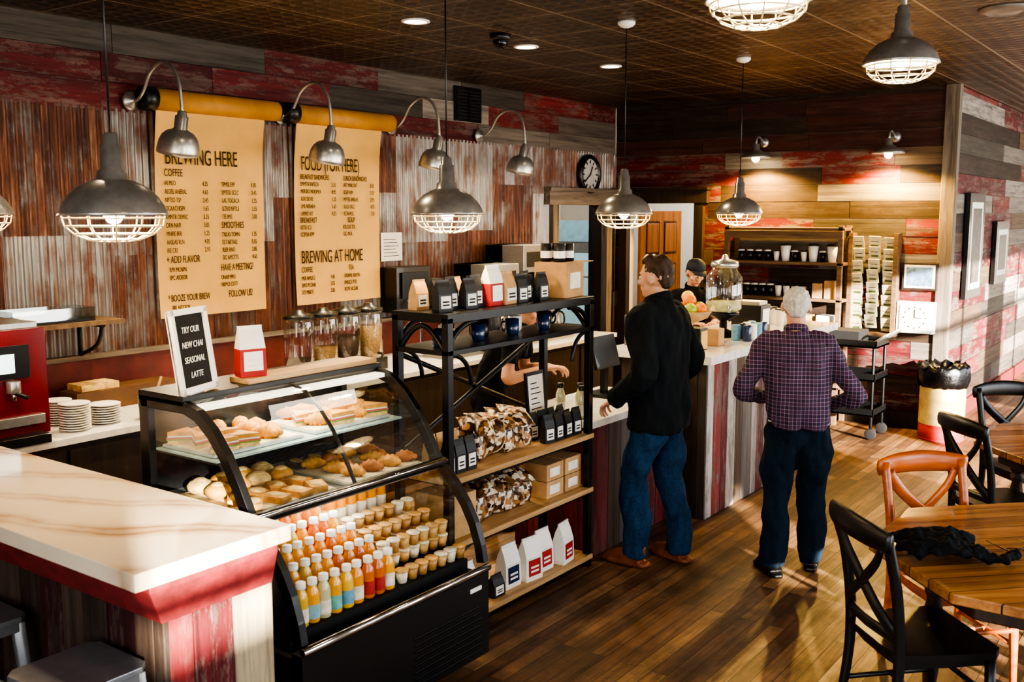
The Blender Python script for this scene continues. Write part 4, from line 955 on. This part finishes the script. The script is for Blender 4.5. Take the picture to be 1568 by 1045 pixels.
def person(name,loc,yaw,H,c):
    k=H/1.75; e=empty(name,loc,yaw); e.scale=(k,k,k)
    lx,ly=c.get('lean',(0,0)); dz=c.get('drop',0); sk=c.get('skin',SK); lg=c.get('leg',1.0)
    feet=c['feet']
    b=B()
    b.loft([sring((0,-.005,z),rx,ry) for z,rx,ry in ((.80,.12,.09),(.86,.172,.12),(.92,.178,.128),(1.0,.16,.115),(1.05,.152,.105))],c['pants'])
    for s_,(fx,fy,fa) in zip((-1,1),feet):
        kn=Vector(((s_*.09+fx)/2,fy*.5+.02+c.get('knee',0)*(1 if fy>0 else .3),.5)); an=Vector((fx,fy-.01,.055))
        b.tube([(s_*.082,0,.9),(s_*.09,.0,.78),(kn.x*.9+s_*.01,kn.y*.7,.62),kn,(kn.x*.4+an.x*.6,kn.y*.4+an.y*.6-.015,.28),an],[x*lg for x in (.092,.1,.084,.072,.07,.068)],c['pants'],18,4)
    blob(b,'trousers',.010,e,c['pants'],4,.022,10,1)
    b=B()
    for (fx,fy,fa) in feet:
        b.T=TR(fx,fy,0,D(fa)); 
        b.loft([[(x,y,z) for x,y in ((-w,-.075),(-w*.6,-.1),(w*.6,-.1),(w,-.075),(w*1.15,.06),(w*1.25,.13),(w*.8,.19),(0,.205),(-w*.8,.19),(-w*1.25,.13),(-w*1.15,.06))] for z,w in ((.001,.04),(.02,.042),(.03,.04))],c['shoe'],True)
        b.tube([(0,-.055,.04),(0,.02,.05),(0,.1,.038),(0,.165,.03)],[.044,.05,.044,.03],c['shoe'],14,3); b.tube([(0,-.03,.05),(0,-.03,.12)],[.05,.048],c['shoe'],14)
    b.T=Matrix(); blob(b,'shoes',.008,e,c['shoe'],3)
    b=B(); S=Vector((lx,ly,1.44-dz)); J=c.get('jacket',False); g_=.016 if J else .003
    if J: prof=[(.79,.2,.152),(.84,.202,.155),(.95,.2,.15),(1.06,.188,.14),(1.18,.19,.142),(1.3,.204,.146),(1.38,.205,.137),(1.44,.175,.11),(1.485,.1,.085),(1.53,.07,.074)]
    else: prof=[(.92,.162,.117),(.97,.168,.122),(1.02,.17,.125),(1.1,.167,.122),(1.2,.174,.125),(1.3,.184,.128),(1.38,.186,.12),(1.43,.16,.098),(1.47,.09,.072),(1.495,.062,.064)]
    rings=[]
    for z,rx,ry in prof:
        t=max(0,(z-.95)/(1.44-.95)); t=t*t*.35+t*.65 if t<1 else t
        w=c.get('wide',1.0) if z<1.25 else 1+(c.get('wide',1.0)-1)*.4
        rings.append(sring((lx*t,ly*t-.005,z-dz*max(0,t)),rx*w,ry*w*c.get('deep',1)))
    b.loft(rings,c['top'])
    for s_,el,wr in ((-1,c['el'][0],c['wr'][0]),(1,c['el'][1],c['wr'][1])):
        sh=S+Vector((s_*.172,0,-.03)); el=Vector(el);wr=Vector(wr)
        if c.get('short'):
            mid=sh.lerp(el,.62); b.tube([S+Vector((s_*.09,0,.0)),sh,sh.lerp(el,.3),mid],[.06,.066,.062,.066],c['top'],16,4)
        else: b.tube([S+Vector((s_*.09,0,.0)),sh,sh.lerp(el,.5),el,el.lerp(wr,.5),wr],[x+g_ for x in (.058,.066,.058,.052,.047,.038)],c['top'],16,4)
    blob(b,'jacket' if J else 'shirt',.010,e,c['top'],4,.02,10,2)
    if c.get('short'):
        b=B()
        for s_,el,wr in ((-1,c['el'][0],c['wr'][0]),(1,c['el'][1],c['wr'][1])):
            sh=S+Vector((s_*.172,0,-.03)); el=Vector(el);wr=Vector(wr); b.tube([sh.lerp(el,.3),sh.lerp(el,.7),el,el.lerp(wr,.4),wr],[.045,.043,.04,.039,.028],sk,14,4)
        blob(b,'forearms',.009,e,sk,3)
    for i,s_ in enumerate((-1,1)):
        el=Vector(c['el'][i]);wr=Vector(c['wr'][i]); d=(wr-el).normalized(); hd=Vector(c['hd'][i]) if 'hd' in c else d
        hand('hand_'+('left','right')[i],wr+d*.015,hd,c['up'][i] if 'up' in c else (0,0,1),-s_,e,sk,c.get('curl',.5),.98)
    hy,hp,hr=c.get('head',(0,0,0)); N=Vector((lx*1.08,ly*1.1,1.49-dz)); hc=N+Vector(c.get('hoff',(0,.02,.145)))
    b=B(); b.tube([N+Vector((0,-.01,-.06)),N+Vector((0,0,.02)),hc+Vector((0,-.015,-.05))],[.062,.055,.056],sk,16,3)
    HT=Matrix.Translation(hc)@Matrix.Rotation(D(hy),4,'Z')@Matrix.Rotation(D(hp),4,'X')@Matrix.Rotation(D(hr),4,'Y')
    b.T=HT
    b.ell((0,-.01,.022),(.074,.093,.1),sk,24,16); b.ell((0,.028,-.045),(.056,.062,.07),sk,20,12); b.ell((0,.066,-.088),(.024,.022,.018),sk)
    b.ell((0,.074,.03),(.05,.014,.01),sk); b.tube([(0,.078,.022),(0,.096,-.004),(0,.106,-.022),(0,.088,-.03)],[.008,.010,.0125,.011],sk,10,3)
    for s_ in (-1,1):
        b.ell((s_*.012,.09,-.024),(.008,.009,.007),sk); b.ell((s_*.043,.06,-.02),(.022,.022,.022),sk); b.ell((s_*.08,-.008,-.002),(.011,.02,.033),sk,12,8,Matrix.Rotation(s_*-.35,4,'Z'))
    b.ell((0,.083,-.052),(.024,.012,.007),sk); b.ell((0,.082,-.062),(.02,.012,.007),sk)
    b.T=Matrix(); blob(b,'head',.0058,e,sk,3)
    b=B(); b.T=HT
    for s_ in (-1,1): b.ell((s_*.03,.078,.008),(.0125,.009,.007),EYW); b.ell((s_*.03,.0852,.008),(.005,.003,.005),IRS); b.tube([(s_*.014,.088,.026),(s_*.03,.09,.03),(s_*.047,.08,.025)],[.003,.004,.002],c['hair'],6,3)
    b.ell((0,.092,-.057),(.022,.004,.005),LIP); b.obj('face_features',e)
    b=B(); b.T=HT; hm=c['hair']
    if c.get('hairtype','short')=='short':
        b.ell((0,-.022,.04),(.0795,.088,.094),hm,24,14); b.ell((0,.022,.1),(.055,.054,.034),hm,16,8); b.ell((0,-.06,-.01),(.058,.045,.055),hm)
    elif c['hairtype']=='balding':
        b.ell((0,-.028,.03),(.0805,.09,.092),hm,24,14); b.ell((0,-.06,-.02),(.06,.045,.055),hm)
    else: b.ell((0,-.03,.02),(.08,.086,.085),hm,20,12); b.ell((0,-.07,-.03),(.055,.04,.06),hm)
    b.T=Matrix(); blob(b,'hair',.006,e,hm,2,.008,38,3)
    if c.get('cap'):
        b=B(); b.T=HT; b.lathe([(.088,.045),(.09,.07),(.08,.105),(.05,.13),(.012,.138),(.008,.145),(.001,.146)],c['cap'],24,(0,-.01,0)); 
        b.loft([[( .07*math.cos(a),.06+w*math.sin(a)*.1*1.0,z+.0) for a in [pi*i/10 for i in range(11)]] for w,z in ((1,.05),(1,.058))],c['cap'],True); b.obj('cap',e)
    if c.get('belt'): 
        b=B(); b.loft([sring((0,-.005,z),.174*1.06,.13*1.1) for z in (.925,.96)],c['belt'],True); b.obj('belt',e)
    b=B(); q=[(.066*math.cos(a),.062*math.sin(a),.0) for a in [2*pi*i/20 for i in range(21)]]
    b.tube([(N.x+x,N.y+y-.004,N.z+.005+(.03 if J else .008)-y*.35) for x,y,_ in q],.013 if J else .011,c['top'],8,flat=(1.9,.7,(0,0,1))); b.obj('collar',e)
    return e
HB=pm('hair_dark_brown','#3a2618',.6,0,.3,80,.5); HW=pm('hair_white','#c9c4ba',.7,0,.2,80,.5); HK=pm('hair_black','#14100e',.6,0,.3,80,.5)
COAT=cloth('black_wool_coat','#13171b',.35,90,.4); JEAN=cloth('blue_denim','#1a3652',.5,70,.8); SLK=cloth('navy_slacks','#10202f',.3,50,.7); TEE=cloth('black_tee','#121214',.2,50,.5)
BOOT=pm('brown_leather','#7d4420',.4,0,.3,20,.2); BSH=pm('black_leather','#100e0d',.35,0,.2,20)
person('customer_man_in_black_coat',(-2.72,5.2,0),D(84),1.84,dict(feet=[(-.12,.07,6),(.12,-.07,-8)],pants=JEAN,top=COAT,jacket=True,shoe=BOOT,lean=(0,.01),leg=1.08,
  el=[(-.25,-.08,1.13),(.25,-.06,1.14)],wr=[(-.22,.14,.97),(.2,.16,1.0)],hd=[(.15,.85,-.5),(-.2,.9,-.35)],up=[(-.3,.3,1),(0,.2,1)],curl=.6,hair=HB,head=(6,-4,0),knee=.03))
person('elderly_man_in_plaid_shirt',(-1.99,5.53,0),D(26),1.67,dict(feet=[(-.13,-.06,22),(.12,.1,-8)],pants=SLK,top=M_plaid,shoe=BSH,lean=(-.025,.04),wide=1.13,deep=1.15,skin=SK2,leg=1.16,
  el=[(-.34,-.04,1.13),(.33,-.04,1.11)],wr=[(-.19,.2,1.05),(.2,.2,1.02)],hd=[(.5,.8,0),(-.5,.8,0)],up=[(0,.1,1),(0,.1,1)],hair=HW,hairtype='balding',head=(0,-10,0),belt=BSH))
person('barista_in_black_shirt',(-4.0,5.22,0),D(-68),1.68,dict(feet=[(-.11,0,5),(.11,.02,-5)],pants=cloth('black_trousers','#17171a'),top=TEE,short=True,shoe=BSH,lean=(0,.2),drop=.07,
  el=[(-.25,.2,1.08),(.25,.2,1.08)],wr=[(-.1,.42,1.12),(.12,.42,1.14)],hd=[(.4,.9,0),(-.4,.9,.1)],up=[(0,0,1),(0,0,1)],hair=HK,hoff=(0,.07,.12),head=(0,-32,0)))
person('barista_in_cap',(-4.12,8.42,0),D(-130),1.70,dict(feet=[(-.11,0,5),(.11,.02,-5)],pants=cloth('black_trousers','#17171a'),top=TEE,short=True,shoe=BSH,lean=(0,.1),drop=.03,
  el=[(-.25,.12,1.12),(.25,.12,1.12)],wr=[(-.1,.36,1.14),(.1,.36,1.14)],hair=HK,hairtype='cap',cap=pm('navy_cap_cloth','#141b26',.8),hoff=(0,.05,.135),head=(0,-25,0)))
# crumpled jacket on the table: layered flat folds
b=B()
for i in range(7):
    a=R.uniform(-.5,.5); y0=-.1+.033*i
    b.tube([(-.19+R.uniform(0,.06),y0+a*.05,.022),(-.07,y0+R.uniform(-.03,.03),.034+.012*(i%2)),(.06,y0+R.uniform(-.03,.03),.03+.014*((i+1)%2)),(.18-R.uniform(0,.07),y0-a*.05,.02)],[.018,.034,.032,.018],TEE,10,4,flat=(.6,1.2,(0,0,1)))
b.tube([(.1,-.08,.02),(.2,-.12,.018),(.26,-.06,.016)],[.03,.03,.022],TEE,10,4,flat=(.6,1.2,(0,0,1)))
o=blob(b,'folded_black_jacket',.007,None,cloth('black_fleece','#14161a',.3,40,.8),2,.022,22,5); o.location=(-.87,4.08,.757); o.rotation_euler[2]=.6
zmin=min(v.co.z for v in o.data.vertices); o.location.z=.751-zmin
b=B()
for s_ in (-1,1): b.tube([(s_*.035+.028*math.cos(a),.022*math.sin(a),.01) for a in [2*pi*i/16 for i in range(17)]],.002,BLK,6); b.tube([(s_*.063,0,.01),(s_*.07,.13,.006)],.002,BLK,6)
b.tube([(-.008,0,.012),(.008,0,.012)],.002,BLK,6); b.obj('eyeglasses',loc=(-.62,4.3,.752),rot=.7)
# hall plant
b=B(); b.lathe([(.12,0),(.16,.3),(.15,.3),(.14,.26),(.01,.26)],pm('terracotta','#9a5a3a',.8),20); LF=pm('leaf_green','#2c4a26',.5,0,.3,10)
b.tube([(0,0,.25),(0,0,1.6)],.02,WOODD)
for i in range(30):
    a=i*2.4;z_=.9+i*.035; r_=.35; b.tube([(0,0,z_),(r_*.5*math.cos(a),r_*.5*math.sin(a),z_+.14),(r_*math.cos(a),r_*math.sin(a),z_+.05)],[.01,.035,.004],LF,6,3,flat=(.15,1,(0,0,1)))
b.obj('potted_plant',loc=(-5.2,11.9,0))
# ---------------------------------------------------------------- sky, sun, camera
w=bpy.data.worlds.new('sky'); bpy.context.scene.world=w; w.use_nodes=True; nt=w.node_tree; bg=nt.nodes['Background']
tc=nt.nodes.new('ShaderNodeTexCoord'); sp=nt.nodes.new('ShaderNodeSeparateXYZ'); nt.links.new(tc.outputs['Generated'],sp.inputs[0])
nt.links.new(ramp(nt,sp.outputs[2],[(0,lin('#f4f1ea')),(.15,lin('#eef4fb')),(.9,lin('#a9cdf2'))]),bg.inputs[0]); bg.inputs[1].default_value=6.5
sun=light('SUN','sun',(10,-5,6),32,(1,.9,.76)); sun.data.angle=D(.8); sun.rotation_euler=Vector((-.85,.5,-.21)).to_track_quat('-Z','Y').to_euler()
def portal(c,sx,sy,rot):
    l=bpy.data.lights.new('window_portal','AREA'); l.shape='RECTANGLE'; l.size=sx; l.size_y=sy; l.cycles.is_portal=True
    o=bpy.data.objects.new('window_portal',l); bpy.context.collection.objects.link(o); o.location=c; o.rotation_euler=rot
for a,c,s_ in wins: portal((2.79,(a+c)/2,(s_+2.85)/2),2.85-s_,c-a,(0,D(90),0))
for a,c in wb: portal(((a+c)/2,-1.99,1.75),c-a,2.3,(D(90),0,0))
cam=bpy.data.cameras.new('camera'); co=bpy.data.objects.new('camera',cam); bpy.context.collection.objects.link(co)
cam.lens=35; cam.sensor_width=36; co.location=(0,0,2.1); co.rotation_euler=(D(90-7.366),0,D(36.1)); cam.clip_start=.05
cam.dof.use_dof=True; cam.dof.focus_distance=5.6; cam.dof.aperture_fstop=5
bpy.context.scene.camera=co
try:
    bpy.context.scene.view_settings.view_transform='AgX'; bpy.context.scene.view_settings.look='AgX - High Contrast'; bpy.context.scene.view_settings.exposure=.5
except Exception: pass
